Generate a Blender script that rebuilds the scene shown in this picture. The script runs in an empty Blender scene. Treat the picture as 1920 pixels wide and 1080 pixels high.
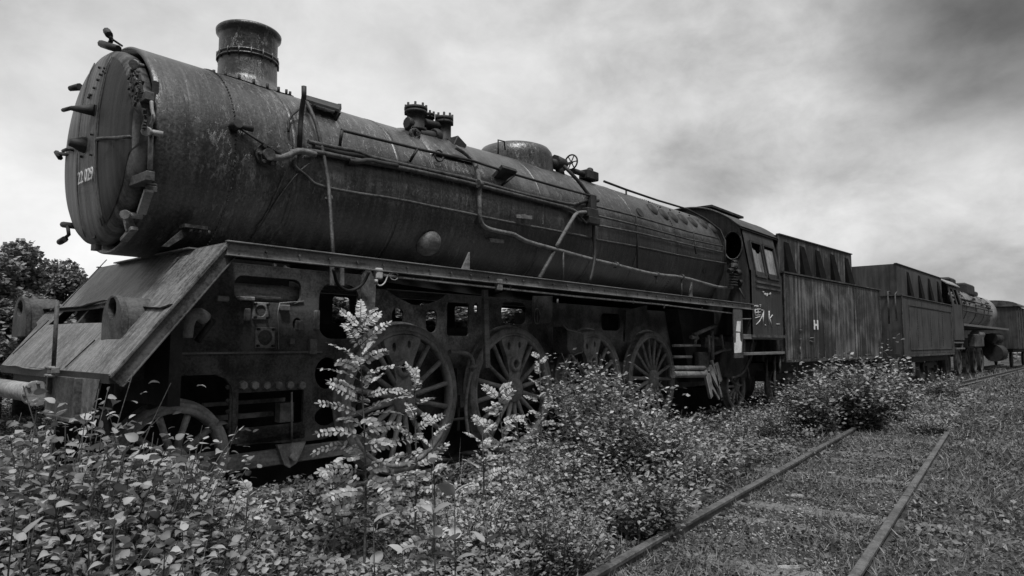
import bpy, bmesh, math, random
import numpy as np
from math import sin, cos, pi, radians, sqrt, atan2, hypot
from mathutils import Vector, Matrix
from mathutils.geometry import tessellate_polygon

# ------------------------------------------------------------------ camera
C = bpy.context.scene.collection
scene = bpy.context.scene
FPX = 1251.4; YAW = 0.70548; PITCH = 0.082615; ROLL = 0.0016
CAM = np.array([-5.207, -6.8756, 1.5245])
def basis():
    f = np.array([cos(YAW)*cos(PITCH), sin(YAW)*cos(PITCH), sin(PITCH)])
    r = np.cross(f, [0, 0, 1.]); r /= np.linalg.norm(r)
    u = np.cross(r, f)
    return r*cos(ROLL)+u*sin(ROLL), -r*sin(ROLL)+u*cos(ROLL), f
CR, CU, CF = basis()
cd = bpy.data.cameras.new('camera'); cam = bpy.data.objects.new('camera', cd); C.objects.link(cam)
cd.sensor_width = 36; cd.lens = FPX/1920*36; cd.clip_start = 0.05; cd.clip_end = 3000
M = Matrix.Identity(4)
for i in range(3):
    M[i][0] = CR[i]; M[i][1] = CU[i]; M[i][2] = -CF[i]; M[i][3] = CAM[i]
cam.matrix_world = M
scene.camera = cam
def ray(px, py): return CF + CR*(px-960)/FPX - CU*(py-540)/FPX
def hit(px, py, ax, v):
    d = ray(px, py); t = (v-CAM[ax])/d[ax]; return CAM+t*d
def AY(px, py, y): return hit(px, py, 1, y)          # point of the photo on a lengthwise upright plane
def AX(px, py, x): return hit(px, py, 0, x)          # ... on a crosswise upright plane
def AZ(px, py, z=-.15): return hit(px, py, 2, z)     # ... on the ground
def APL(px, py, p0, n):
    d = ray(px, py); n = np.array(n); t = np.dot(np.array(p0)-CAM, n)/np.dot(d, n); return CAM+t*d

# ------------------------------------------------------------------ sky and sun
SUN_EL = radians(66); SUN_AZ = radians(235)
w = bpy.data.worlds.new('World'); scene.world = w; w.use_nodes = True
nt = w.node_tree; nt.nodes.clear()
N = nt.nodes.new; L = nt.links.new
out = N('ShaderNodeOutputWorld'); bg = N('ShaderNodeBackground'); L(bg.outputs[0], out.inputs[0])
tc = N('ShaderNodeTexCoord')
sky = N('ShaderNodeTexSky'); sky.sky_type = 'NISHITA'; sky.sun_disc = False
sky.sun_elevation = SUN_EL; sky.sun_rotation = pi/2-SUN_AZ
sbw = N('ShaderNodeRGBToBW'); L(sky.outputs[0], sbw.inputs[0])
def wmath(op, a, b=None, c=None, clamp=False):
    n = N('ShaderNodeMath'); n.operation = op; n.use_clamp = clamp
    for i, v in enumerate((a, b, c)):
        if v is None: continue
        if isinstance(v, (int, float)): n.inputs[i].default_value = v
        else: L(v, n.inputs[i])
    return n.outputs[0]
def wnoise(scale, detail, rough, sc=(1, 1, 1), dist=0, off=(0, 0, 0)):
    mp = N('ShaderNodeMapping'); mp.inputs['Scale'].default_value = sc; mp.inputs['Location'].default_value = off
    L(tc.outputs['Generated'], mp.inputs[0])
    n = N('ShaderNodeTexNoise'); n.inputs['Scale'].default_value = scale; n.inputs['Detail'].default_value = detail
    n.inputs['Roughness'].default_value = rough; n.inputs['Distortion'].default_value = dist
    L(mp.outputs[0], n.inputs[0]); return n.outputs[0]
def wmask(px, py, r0, r1):                            # a bank of cloud in a fixed direction of the sky
    d = ray(px, py); d = d/np.linalg.norm(d)
    vm = N('ShaderNodeVectorMath'); vm.operation = 'DISTANCE'
    L(tc.outputs['Generated'], vm.inputs[0]); vm.inputs[1].default_value = tuple(d)
    mr = N('ShaderNodeMapRange'); mr.interpolation_type = 'SMOOTHSTEP'
    mr.inputs[1].default_value = r0; mr.inputs[2].default_value = r1; mr.inputs[3].default_value = 1; mr.inputs[4].default_value = 0
    L(vm.outputs['Value'], mr.inputs[0]); return mr.outputs[0]
n1 = wnoise(3.0, 12, .56, (1, 1, 1.7), .12, (1.3, 2.4, .6))
n2 = wnoise(7.5, 12, .60, (1, 1, 1.5), .25, (7.2, 1.4, 0))
cl = wmath('ADD', wmath('MULTIPLY', n1, .52), wmath('MULTIPLY', n2, .48))
cl = wmath('MULTIPLY_ADD', cl, 1.0, 0.10)             # mean around .6
right = wmask(1900, 250, .15, .85)
amp = wmath('MULTIPLY_ADD', right, .24, .28)          # stronger cloud forms towards the right
var = wmath('MULTIPLY', wmath('SUBTRACT', cl, .60), wmath('MULTIPLY', amp, 3.0))
base = wmath('MULTIPLY_ADD', right, -.15, .69)
v = wmath('ADD', base, var)
dark = wmath('MULTIPLY', wmask(1890, 0, .05, .25), wmath('MULTIPLY_ADD', n2, 1.4, -.1))
v = wmath('SUBTRACT', v, wmath("MULTIPLY", dark, .58))
v = wmath('SUBTRACT', v, wmath('MULTIPLY', wmask(-100, -250, .1, .75), .12))
v = wmath('ADD', v, wmath('MULTIPLY', wmask(60, 470, .02, .30), .22))
v = wmath('ADD', v, wmath('MULTIPLY', wmask(1500, 430, .02, .16), .12))
v = wmath('ADD', v, wmath('MULTIPLY', wmask(560, 220, .05, .45), .12))
v = wmath('SMOOTH_MAX', v, .10, .12)
v = wmath('ADD', v, wmath('MULTIPLY', sbw.outputs[0], .006))
sepv = N('ShaderNodeSeparateXYZ'); L(tc.outputs['Generated'], sepv.inputs[0])   # unseen low sky dimmed behind and beside the camera, added to cut fill light
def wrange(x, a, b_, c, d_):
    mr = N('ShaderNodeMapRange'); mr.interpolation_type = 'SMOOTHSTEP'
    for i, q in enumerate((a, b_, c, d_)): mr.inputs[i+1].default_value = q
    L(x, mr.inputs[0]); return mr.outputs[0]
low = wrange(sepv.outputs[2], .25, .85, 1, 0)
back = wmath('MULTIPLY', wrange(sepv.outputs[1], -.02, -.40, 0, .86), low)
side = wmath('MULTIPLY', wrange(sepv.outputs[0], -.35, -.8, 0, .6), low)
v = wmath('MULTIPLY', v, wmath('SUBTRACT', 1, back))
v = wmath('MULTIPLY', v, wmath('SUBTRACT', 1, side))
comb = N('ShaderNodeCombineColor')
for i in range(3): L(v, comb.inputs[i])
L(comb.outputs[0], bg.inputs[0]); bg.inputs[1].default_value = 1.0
sd = bpy.data.lights.new('sun', 'SUN'); sd.energy = 3.0; sd.angle = radians(10); sd.color = (1, 1, 1)
so = bpy.data.objects.new('sun', sd); C.objects.link(so)
sv = Vector((cos(SUN_EL)*cos(SUN_AZ), cos(SUN_EL)*sin(SUN_AZ), sin(SUN_EL)))
so.rotation_euler = sv.to_track_quat('Z', 'Y').to_euler(); so.location = sv*50
scene.view_settings.view_transform = 'Standard'; scene.view_settings.look = 'None'
scene.view_settings.exposure = 0; scene.view_settings.gamma = 1
scene.cycles.use_denoising = True
scene.cycles.max_bounces = 6; scene.cycles.transparent_max_bounces = 4

# ------------------------------------------------------------------ materials (all neutral greys: a black and white photograph)
def g3(v): return (v, v, v, 1)
def mat(name, a, b, streak=None, sscale=3, patch=1.2, speck=.25, rough=.6, spec=.4, bump=.3, bscale=30, mid=.5, metallic=0, contrast=.16, aw=.55, flake=0, flakec=.2, fsc=(5, 5, 2.2)):
    """a dark and b light grey; streak = mapping scale that stretches the main noise"""
    m = bpy.data.materials.new(name); m.use_nodes = True; t = m.node_tree; nd = t.nodes; lk = t.links
    bs = nd['Principled BSDF']
    co = nd.new('ShaderNodeTexCoord')
    def noise(scale, detail, rough_, sc=None, dist=0):
        src = co.outputs['Object']
        if sc:
            mp = nd.new('ShaderNodeMapping'); mp.inputs['Scale'].default_value = sc; lk.new(src, mp.inputs[0]); src = mp.outputs[0]
        n = nd.new('ShaderNodeTexNoise'); n.inputs['Scale'].default_value = scale; n.inputs['Detail'].default_value = detail
        n.inputs['Roughness'].default_value = rough_; n.inputs['Distortion'].default_value = dist
        lk.new(src, n.inputs[0]); return n.outputs[0]
    def mth(op, x, y, z=None, cl=False):
        n = nd.new('ShaderNodeMath'); n.operation = op; n.use_clamp = cl
        for i, q in enumerate((x, y, z)):
            if q is None: continue
            if isinstance(q, (int, float)): n.inputs[i].default_value = q
            else: lk.new(q, n.inputs[i])
        return n.outputs[0]
    A = noise(sscale, 8, .65, streak, .3); B = noise(patch, 6, .6, None, .6); S = noise(38, 4, .7)
    s = mth('ADD', mth('MULTIPLY', A, aw), mth('MULTIPLY', B, 1-aw))
    s = mth('ADD', s, mth('MULTIPLY', mth('SUBTRACT', S, .5), speck))
    mr = nd.new('ShaderNodeMapRange'); mr.interpolation_type = 'SMOOTHSTEP'; lk.new(s, mr.inputs[0])
    mr.inputs[1].default_value = mid-contrast; mr.inputs[2].default_value = mid+contrast
    mr.inputs[3].default_value = a; mr.inputs[4].default_value = b
    colr = mr.outputs[0]; fl = None
    if flake:                                         # peeled paint and scale: sharp edged lighter flecks, thick in some areas
        F1 = noise(9, 9, .72, fsc, .6); F2 = noise(.9, 4, .55)
        th = mth('MULTIPLY_ADD', F2, -.42, .80)
        fl = mth('MULTIPLY', mth('SUBTRACT', F1, th), 22, cl=True)
        F3 = noise(16, 8, .7, fsc, .3); dk = mth('MULTIPLY', mth('SUBTRACT', F3, .62), 18, cl=True)
        colr = mth('ADD', colr, mth('MULTIPLY', fl, flakec*flake)); colr = mth('MULTIPLY', colr, mth('MULTIPLY_ADD', dk, -.55, 1))
    cc = nd.new('ShaderNodeCombineColor')
    for i in range(3): lk.new(colr, cc.inputs[i])
    lk.new(cc.outputs[0], bs.inputs['Base Color'])
    bs.inputs['Roughness'].default_value = rough; bs.inputs['Specular IOR Level'].default_value = spec
    bs.inputs['Metallic'].default_value = metallic
    lk.new(mth('MULTIPLY_ADD', S, .35, rough-.17), bs.inputs['Roughness'])
    if bump:
        bp = nd.new('ShaderNodeBump'); bp.inputs['Strength'].default_value = bump; bp.inputs['Distance'].default_value = .01
        F = noise(bscale, 6, .7); hh = mth('ADD', F, mth('MULTIPLY', A, 1.5)); hh = mth('ADD', hh, mth('MULTIPLY', noise(1.6, 3, .5), 6)) if flake else hh; hh = mth('ADD', hh, mth('MULTIPLY', fl, .6)) if flake else hh; lk.new(hh, bp.inputs['Height']); lk.new(bp.outputs[0], bs.inputs['Normal'])
    return m
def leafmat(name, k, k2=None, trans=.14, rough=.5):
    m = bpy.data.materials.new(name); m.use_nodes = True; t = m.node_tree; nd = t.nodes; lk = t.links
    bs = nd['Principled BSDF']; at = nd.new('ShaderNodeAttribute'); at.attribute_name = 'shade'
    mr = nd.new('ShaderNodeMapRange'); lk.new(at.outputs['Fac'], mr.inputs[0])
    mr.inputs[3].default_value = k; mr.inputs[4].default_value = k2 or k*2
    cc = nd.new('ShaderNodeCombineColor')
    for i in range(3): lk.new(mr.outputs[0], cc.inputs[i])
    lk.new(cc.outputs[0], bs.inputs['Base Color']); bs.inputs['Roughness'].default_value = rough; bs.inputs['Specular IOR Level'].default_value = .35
    tr = nd.new('ShaderNodeBsdfTranslucent'); lk.new(cc.outputs[0], tr.inputs[0])
    mx = nd.new('ShaderNodeMixShader'); mx.inputs[0].default_value = trans
    lk.new(bs.outputs[0], mx.inputs[1]); lk.new(tr.outputs[0], mx.inputs[2]); lk.new(mx.outputs[0], nd['Material Output'].inputs[0])
    return m
MT = dict(
    slot_black=mat('slot_black', .004, .012, None, 5, 2, .3, .8, .1, .3, 30, .5),  # near-black colour painted in for the shade of the bunker slots
    doorplate=mat('door_plate', .006, .05, (1, 12, .3), 1.8, 1.0, .25, .5, .4, .3, 25, .5),
    boiler=mat('boiler_rust', .008, .10, (7, .7, .7), 2.0, .55, .5, .36, .9, .5, 22, .55, contrast=.15, aw=.42, flake=1, flakec=.07, fsc=(2.6, .9, .9)),
    door=mat('door_rust', .010, .22, (1, 9, .35), 1.6, 1.0, .25, .5, .4, .35, 25, .52),
    apron=mat('apron_steel', .035, .24, (2.0, 9, 2.0), 2.4, 2.2, .5, .5, .45, .5, 25, .50, contrast=.16, flake=1, flakec=.14, fsc=(1.2, 5, 1.2)),
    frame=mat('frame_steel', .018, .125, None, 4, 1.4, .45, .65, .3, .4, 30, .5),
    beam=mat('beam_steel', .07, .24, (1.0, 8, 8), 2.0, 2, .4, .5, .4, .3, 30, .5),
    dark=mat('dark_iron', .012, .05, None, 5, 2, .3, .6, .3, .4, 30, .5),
    pipe=mat('pipe_iron', .02, .11, None, 12, 3, .4, .55, .4, .5, 40, .5),
    lag=mat('lagged_pipe', .05, .19, None, 14, 4, .4, .7, .3, .6, 40, .45),
    tyre=mat('tyre_steel', .08, .30, None, 8, 3, .3, .45, .5, .3, 30, .5),
    spoke=mat('spoke_iron', .10, .36, None, 6, 2, .3, .55, .4, .4, 30, .5),
    tank=mat('reservoir_steel', .10, .38, (1.5, 8, 8), 3, 2, .4, .45, .5, .3, 30, .5),
    cab=mat('cab_paint', .016, .075, (6, 6, .6), 2, 1.0, .25, .5, .45, .3, 25, .53, aw=.6),
    tender=mat('tender_rust', .018, .26, (6, 6, .25), 1.5, 1.0, .15, .5, .5, .35, 20, .57, contrast=.12, aw=.55, flake=1, flakec=.06, fsc=(1.2, 1.2, .5)),
    tender2=mat('tender_grey', .022, .09, (5, 5, .4), 1.6, 1.3, .12, .6, .4, .2, 25, .5),
    shiny=mat('worn_grey_steel', .12, .5, None, 6, 2, .6, .4, .6, .3, 30, .5),
    white=mat('white_paint', .45, .85, None, 9, 3, .5, .6, .3, .2, 30, .42),
    chalk=mat('chalk', .30, .7, None, 20, 8, .6, .8, .1, .0, 30, .5),
    glass=mat('dusty_glass', .10, .38, (6, 6, .8), 2, 2, .2, .15, .6, .0, 30, .5),
    rail=mat('rail_steel', .04, .15, None, 7, 2, .5, .45, .5, .3, 40, .5),
    wood=mat('sleeper_wood', .05, .24, (8, 1.0, 8), 3, 2, .4, .8, .2, .5, 30, .5),
    soil=mat('soil', .02, .10, None, 3, .7, .7, .95, .1, .7, 12, .5),
    stone=mat('ballast_stone', .07, .42, None, 7, 2.5, .4, .85, .2, .3, 30, .5),
    bark=mat('stem_bark', .05, .16, None, 12, 4, .4, .8, .2, .4, 30, .5),
    leaf=leafmat('broad_leaf', .05, .38), leaf_l=leafmat('pinnate_leaf', .10, .52), leaf_m=leafmat('shrub_leaf', .05, .50),
    leaf_d=leafmat('tree_leaf', .06, .30), weed=leafmat('weed_leaf', .025, .36), grass=leafmat('grass_blade', .05, .36), moss=leafmat('moss_leaf', .03, .21),
)

# ------------------------------------------------------------------ mesh building
class MB:
    def __init__(s): s.v = []; s.f = []; s.sm = []
    def add(s, vs, fs, smooth=False):
        o = len(s.v); s.v += [tuple(map(float, q)) for q in vs]
        s.f += [tuple(i+o for i in f) for f in fs]; s.sm += [smooth]*len(fs); return s
    def box(s, c, d, R=None):
        vs = [Vector((x*d[0]/2, y*d[1]/2, z*d[2]/2)) for x in (-1, 1) for y in (-1, 1) for z in (-1, 1)]
        if R is not None: vs = [R @ q for q in vs]
        c = Vector(c)
        return s.add([q+c for q in vs], [(0, 1, 3, 2), (4, 6, 7, 5), (0, 4, 5, 1), (2, 3, 7, 6), (0, 2, 6, 4), (1, 5, 7, 3)])
    def bar(s, p0, p1, w, h, up=(0, 0, 1)):            # a squared bar from p0 to p1
        p0 = Vector(p0); p1 = Vector(p1); d = (p1-p0); l = d.length; x = d/l
        u = Vector(up); y = u.cross(x)
        if y.length < 1e-4: y = Vector((0, 1, 0)).cross(x)
        y.normalize(); z = x.cross(y)
        R = Matrix((x, y, z)).transposed()
        return s.box((p0+p1)/2, (l, w, h), R)
    def tube(s, pts, r, n=8, cap=True, smoothpath=0):
        P = [Vector(q) for q in pts]
        for _ in range(smoothpath):
            Q = [P[0]]
            for a, b in zip(P, P[1:]): Q += [a*.75+b*.25, a*.25+b*.75]
            P = Q+[P[-1]]
        if len(P) < 2: return s
        rr = r if isinstance(r, (list, tuple)) else [r]*len(P)
        if len(rr) != len(P): rr = [rr[0]+(rr[-1]-rr[0])*i/(len(P)-1) for i in range(len(P))]
        t = (P[1]-P[0]).normalized(); ref = Vector((0, 0, 1)) if abs(t.z) < .9 else Vector((0, 1, 0))
        u = t.cross(ref).normalized(); vs = []
        for i, q in enumerate(P):
            if i == 0: t = P[1]-P[0]
            elif i == len(P)-1: t = P[-1]-P[-2]
            else: t = (P[i+1]-P[i]).normalized()+(P[i]-P[i-1]).normalized()
            t = t.normalized(); u = (u-t*u.dot(t)).normalized(); w_ = t.cross(u)
            for k in range(n):
                a = 2*pi*k/n; vs.append(q+(u*cos(a)+w_*sin(a))*rr[i])
        fs = [(i*n+k, i*n+(k+1) % n, (i+1)*n+(k+1) % n, (i+1)*n+k) for i in range(len(P)-1) for k in range(n)]
        s.add(vs, fs, True)
        if cap: s.add([vs[k] for k in range(n)], [tuple(range(n))[::-1]]); s.add(vs[-n:], [tuple(range(n))])
        return s
    def lathe(s, prof, c, axis='z', n=48, smooth=True, a0=0, a1=2*pi):   # prof = [(radius, height)]
        c = Vector(c); vs = []; full = abs(a1-a0-2*pi) < 1e-6; m = n if full else n+1
        for r, h in prof:
            for k in range(m):
                a = a0+(a1-a0)*k/n; x, y = r*cos(a), r*sin(a)
                vs.append(c+{'z': Vector((x, y, h)), 'x': Vector((h, x, y)), 'y': Vector((y, h, x))}[axis])
        fs = []
        for i in range(len(prof)-1):
            for k in range(m if full else m-1):
                k2 = (k+1) % m; fs.append((i*m+k, i*m+k2, (i+1)*m+k2, (i+1)*m+k))
        return s.add(vs, fs, smooth)
    def plate(s, outer, holes, place, thick):            # flat plate with openings; place(u,v,w) -> point
        loops = [outer]+list(holes)
        tess = tessellate_polygon([[Vector((a, b, 0)) for a, b in lp] for lp in loops])
        flat = [q for lp in loops for q in lp]; n = len(flat)
        vs = [place(a, b, 0) for a, b in flat]+[place(a, b, thick) for a, b in flat]
        fs = [tuple(t) for t in tess]+[tuple(i+n for i in reversed(t)) for t in tess]
        o = 0
        for lp in loops:
            k = len(lp)
            for i in range(k): j = (i+1) % k; fs.append((o+i, o+j, o+j+n, o+i+n))
            o += k
        return s.add(vs, fs)
    def build(s, name, m, parent=None, off=(0, 0, 0), bevel=0, sub=None, link=True):
        me = bpy.data.meshes.new(name); ox = Vector(off)
        me.from_pydata([tuple(Vector(q)-ox) for q in s.v], [], s.f)
        me.polygons.foreach_set('use_smooth', s.sm); me.materials.append(MT[m] if isinstance(m, str) else m)
        bm = bmesh.new(); bm.from_mesh(me); bmesh.ops.remove_doubles(bm, verts=bm.verts, dist=1e-5)
        bmesh.ops.recalc_face_normals(bm, faces=bm.faces)
        if bevel:
            es = [e for e in bm.edges if len(e.link_faces) == 2 and e.calc_face_angle(0) > .5 and not e.link_faces[0].smooth]
            if es: bmesh.ops.bevel(bm, geom=es, offset=bevel, segments=1, affect='EDGES', profile=.7)
        bm.to_mesh(me); bm.free()
        o = bpy.data.objects.new(name, me); C.objects.link(o)
        if parent is not None: o.parent = parent
        return o
def thing(name, label, cat, loc=(0, 0, 0), rz=0, group=None):
    o = bpy.data.objects.new(name, None); C.objects.link(o); o.location = loc; o.rotation_euler = (0, 0, rz)
    o.empty_display_size = .3; return tag(o, label, cat, group)
def tag(o, label=None, cat=None, group=None, kind=None):
    if label: o['label'] = label
    if cat: o['category'] = cat
    if group: o['group'] = group
    if kind: o['kind'] = kind
    return o
def circ2(cx, cy, rx, ry=None, n=20, a0=0, a1=2*pi):
    ry = ry or rx; return [(cx+rx*cos(a0+(a1-a0)*k/n), cy+ry*sin(a0+(a1-a0)*k/n)) for k in range(n)]
def rrect(x0, z0, x1, z1, r, n=5):
    P = []
    for cx, cz, a in ((x1-r, z1-r, 0), (x0+r, z1-r, pi/2), (x0+r, z0+r, pi), (x1-r, z0+r, 1.5*pi)):
        P += [(cx+r*cos(a+pi/2*k/n), cz+r*sin(a+pi/2*k/n)) for k in range(n+1)]
    return P

# ================================================================== GROUND
rng = np.random.default_rng(11); random.seed(5)
def vnoise(x, y, s, seed=0):                              # smooth value noise for mounds and clumps
    x = np.asarray(x)*s; y = np.asarray(y)*s; xi = np.floor(x).astype(int); yi = np.floor(y).astype(int)
    fx = x-xi; fy = y-yi; fx = fx*fx*(3-2*fx); fy = fy*fy*(3-2*fy)
    def h(a, b):
        n = (a*374761393+b*668265263+seed*974711) & 0x7fffffff; n = ((n ^ (n >> 13))*1274126177) & 0x7fffffff
        return (n ^ (n >> 16)) % 10007/10007.
    return (h(xi, yi)*(1-fx)+h(xi+1, yi)*fx)*(1-fy)+(h(xi, yi+1)*(1-fx)+h(xi+1, yi+1)*fx)*fy
# near track: straight, running gently towards the loco's track
TD = np.array([1, .0718]); TD = TD/np.linalg.norm(TD); TN = np.array([-TD[1], TD[0]])
TL = np.array([7.67, -3.66]); TR = np.array([7.45, -5.09]); TC = (TL+TR)/2
def tdist(x, y): return (np.asarray(x)-TC[0])*TN[0]+(np.asarray(y)-TC[1])*TN[1]    # signed distance off the near track's centre line
def talong(x, y): return (np.asarray(x)-TC[0])*TD[0]+(np.asarray(y)-TC[1])*TD[1]
def gz(x, y):
    x = np.asarray(x, float); y = np.asarray(y, float)
    z = -.17+.10*(vnoise(x, y, .55, 1)-.5)+.05*(vnoise(x, y, 1.7, 2)-.5)
    d = tdist(x, y); onr = np.clip(1.75-np.abs(d), 0, .35)/.35*np.clip((16-talong(x, y))/6, 0, 1)
    z = z*(1-onr)+(-.085+.035*(vnoise(x, y, 2.3, 3)-.5))*onr
    r = np.clip((-y-5.9)/2.5, 0, 1); z += .10*r*np.clip((x-4)/10, 0, 1)
    und = np.clip(1.5-np.abs(y), 0, .4)/.4; z = z*(1-und)+(-.17)*und
    return z
nx, ny = 260, 200
gx = np.concatenate([np.linspace(-14, 30, nx-40), 30+np.geomspace(.4, 900, 40)])
gy = np.concatenate([-16-np.geomspace(900, .4, 30), np.linspace(-16, 14, ny-60), 14+np.geomspace(.4, 900, 30)])
gx = np.concatenate([-14-np.geomspace(300, .4, 20), gx])
X, Y = np.meshgrid(gx, gy); Z = gz(X, Y)
gm = bpy.data.meshes.new('ground'); nX, nY = len(gx), len(gy)
idx = np.arange(nX*nY).reshape(nY, nX)
gm.from_pydata(np.stack([X.ravel(), Y.ravel(), Z.ravel()], -1).tolist(), [], np.stack([idx[:-1, :-1], idx[:-1, 1:], idx[1:, 1:], idx[1:, :-1]], -1).reshape(-1, 4).tolist())
gm.materials.append(MT['soil']); gm.polygons.foreach_set('use_smooth', [True]*len(gm.polygons))
go = bpy.data.objects.new('ground', gm); C.objects.link(go); tag(go, kind='structure')

# rails
def rail_profile(m, pts, seg=None):
    prof = [(-.0625, -.16), (.0625, -.16), (.0625, -.15), (.012, -.125), (.010, -.045), (.034, -.032), (.035, -.008), (.027, 0), (-.027, 0), (-.035, -.008), (-.034, -.032), (-.010, -.045), (-.012, -.125), (-.0625, -.15)]
    n = len(prof); vs = []
    for i, q in enumerate(pts):
        a = pts[max(i-1, 0)]; b = pts[min(i+1, len(pts)-1)]; d = Vector((b[0]-a[0], b[1]-a[1])).normalized(); nn = Vector((-d.y, d.x))
        zz = q[2] if len(q) > 2 else 0
        for u, z in prof: vs.append((q[0]+nn.x*u, q[1]+nn.y*u, z+zz))
    fs = [(i*n+k, i*n+(k+1) % n, (i+1)*n+(k+1) % n, (i+1)*n+k) for i in range(len(pts)-1) for k in range(n)]+[tuple(range(n)), tuple(range(len(vs)-n, len(vs)))]
    m.add(vs, fs); return m
def P2(base, s): return (base[0]+TD[0]*s, base[1]+TD[1]*s)
jit = lambda a: random.uniform(-a, a)
def railthing(pts, label, group=None):
    return tag(rail_profile(MB(), pts).build('rail', 'rail'), label, 'rail', group)
J = 3.2
railthing([P2(TL, s)+(jit(.004),) for s in np.linspace(-14, 9, 30)], 'left rail of the overgrown near track, crossing from the bottom edge to the shrubs', 'rusty rails of the overgrown near track')
# right rail in two lengths with an open joint between
s_j = talong(*hit(1690, 928, 2, 0)[:2])-talong(*TR)
railthing([P2(TR, s) for s in np.linspace(-14, s_j-.012, 16)], 'right rail of the near track, the length in the foreground up to the joint', 'rusty rails of the overgrown near track')
railthing([P2(TR, s) for s in np.linspace(s_j+.012, 1.6, 10)], 'right rail of the near track, the farther length sinking into the weeds', 'rusty rails of the overgrown near track')
fp = MB()
jp = np.array(P2(TR, s_j))
for sd_ in (-1, 1):
    fp.bar((*(jp-TD*.24+TN*sd_*.027), -.075), (*(jp+TD*.24+TN*sd_*.027), -.075), .02, .065)
    for k in (-.16, -.06, .06, .16): fp.tube([(*(jp+TD*k+TN*sd_*.03), -.075), (*(jp+TD*k+TN*sd_*.06), -.075)], .014, 6)
tag(fp.build('rail_joint', 'rail'), 'bolted joint plates on the right rail of the near track', 'rail joint')
def mainy(x): 
    x = max(0, x-8.5); return -.055*x if x > 6 else -.0046*x*x
mp = [(x, mainy(x)) for x in np.linspace(-12, 60, 60)]
railthing([(x, y-.75) for x, y in mp], 'near rail under the derelict locomotive, almost hidden by weeds and wheels', 'rails the derelict train stands on')
railthing([(x, y+.75) for x, y in mp], 'far rail under the derelict locomotive, in deep shade', 'rails the derelict train stands on')
br = [AZ(px, py, .02) for px, py in ((1735, 733), (1760, 727), (1800, 717), (1840, 708), (1880, 699), (1925, 688))]
railthing([(q[0], q[1], .05) for q in br], 'bright worn rail curving past the second locomotive at the far right')

# fastenings where the rail foot still shows
for base_, s0, s1_, side_ in ((TL, -10, 0, 'left'), (TR, -9.5, 0, 'right')):
    RF = thing('rail_fastenings', 'row of rusty clips along the '+side_+' rail of the near track', 'rail clips', (*P2(base_, -3), -.1))
    for s_ in np.arange(s0, s1_, .66):
        m = MB()
        for sg in (-1, 1):
            c = np.array(P2(base_, s_))+TN*sg*.085; m = MB(); m.box((c[0], c[1], -.085), (.10, .06, .03)); m.tube([(c[0], c[1], -.08), (c[0], c[1], -.045)], .016, 6); m.build('clip', 'dark', RF, off=(*P2(base_, -3), -.1))
# sleepers
SLZ = .05
def sleeper(c, ang, lab, grp, dz=0):
    m = MB(); R = Matrix.Rotation(ang, 3, 'Z'); m.box((0, 0, 0), (.26, 2.5, .16))
    o = m.build('sleeper', 'wood', bevel=.012); o.location = (c[0], c[1], -.228+dz+SLZ+.006*(SLZ > 0)); o.rotation_euler = (jit(.01), jit(.01), ang+jit(.02)); return tag(o, lab, 'sleeper', grp)
ang_t = atan2(TD[1], TD[0]); k = 0
for s in np.arange(-9.2, 1.8, .66):
    c = TC+TD*s
    px = None
    sleeper(c, ang_t, 'weathered wooden sleeper half sunk in moss between the rusty near rails', 'sleepers of the overgrown near track', .006+.010*((k*7) % 3-1)); k += 1
SLZ = 0
for x in np.arange(-4, 9, .7):
    sleeper((x, 0), 0, 'dark wooden sleeper in the shade under the derelict locomotive', 'sleepers under the locomotive')

# ================================================================== DERELICT LOCOMOTIVE
LOC = thing('steam_locomotive', 'derelict black steam locomotive with long rusty boiler, closest to the camera', 'steam locomotive', (0, 0, -.0))
ZC = 3.33
RP = [(-2.95, .98), (-.5, .985), (.3, 1.0), (1.5, 1.055), (3.0, 1.10), (8.6, 1.12)]
def RB(x):
    for (a, ra), (b, rb) in zip(RP, RP[1:]):
        if x <= b: return ra+(rb-ra)*max(0, (x-a))/(b-a)
    return RP[-1][1]
def ONB(px, py, off=0):                                # point of the photo on the boiler's surface
    d = ray(px, py); x = 0.
    R = RB(0)
    for _ in range(6):
        R = RB(x)+off
        a = d[1]**2+d[2]**2; b = 2*(CAM[1]*d[1]+(CAM[2]-ZC)*d[2]); c = CAM[1]**2+(CAM[2]-ZC)**2-R*R
        D = b*b-4*a*c
        t = (-b-sqrt(D))/(2*a) if D > 0 else -b/(2*a)
        x = CAM[0]+t*d[0]
    return CAM+t*d
def on_angle(x, a, off=0): r = RB(x)+off; return Vector((x, -r*cos(a), ZC+r*sin(a)))   # a = 0 near side, pi/2 top
b = MB(); XBE = float(ONB(1357, 470)[0])
prof = [(RB(x), x) for x in np.concatenate([np.linspace(-2.9, XBE, 60)])]
b.lathe([(.90, -2.82), (.955, -2.955), (.98, -2.94)]+prof+[(0, XBE)], (0, 0, ZC), 'x', 96)
boiler = b.build('boiler', 'boiler', LOC)
b = MB(); b.lathe([(.0, -2.60), (.96, -2.60), (.965, -2.9)], (0, 0, ZC), 'x', 64); b.build('front_tube_plate', 'dark', LOC)
def band(x, wd=.035, pr=.008, name='boiler_band', m='boiler'):
    q = MB(); r = RB(x); q.lathe([(r-.01, x-wd/2), (r+pr*.4, x-wd/2), (r+pr*.6, x+wd/2), (r-.01, x+wd/2)], (0, 0, ZC), 'x', 96); return q.build(name, m, boiler)
xb = [ONB(552, 250)[0], ONB(750.5, 325)[0], ONB(850, 330)[0], ONB(1006, 343)[0], ONB(1024, 360)[0], ONB(1098, 360)[0], ONB(1177, 385)[0]]
band(xb[0], .05, .012); band(xb[1], .06); band(xb[3], .05); band(xb[5], .07, .012); band(xb[6], .05)
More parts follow.
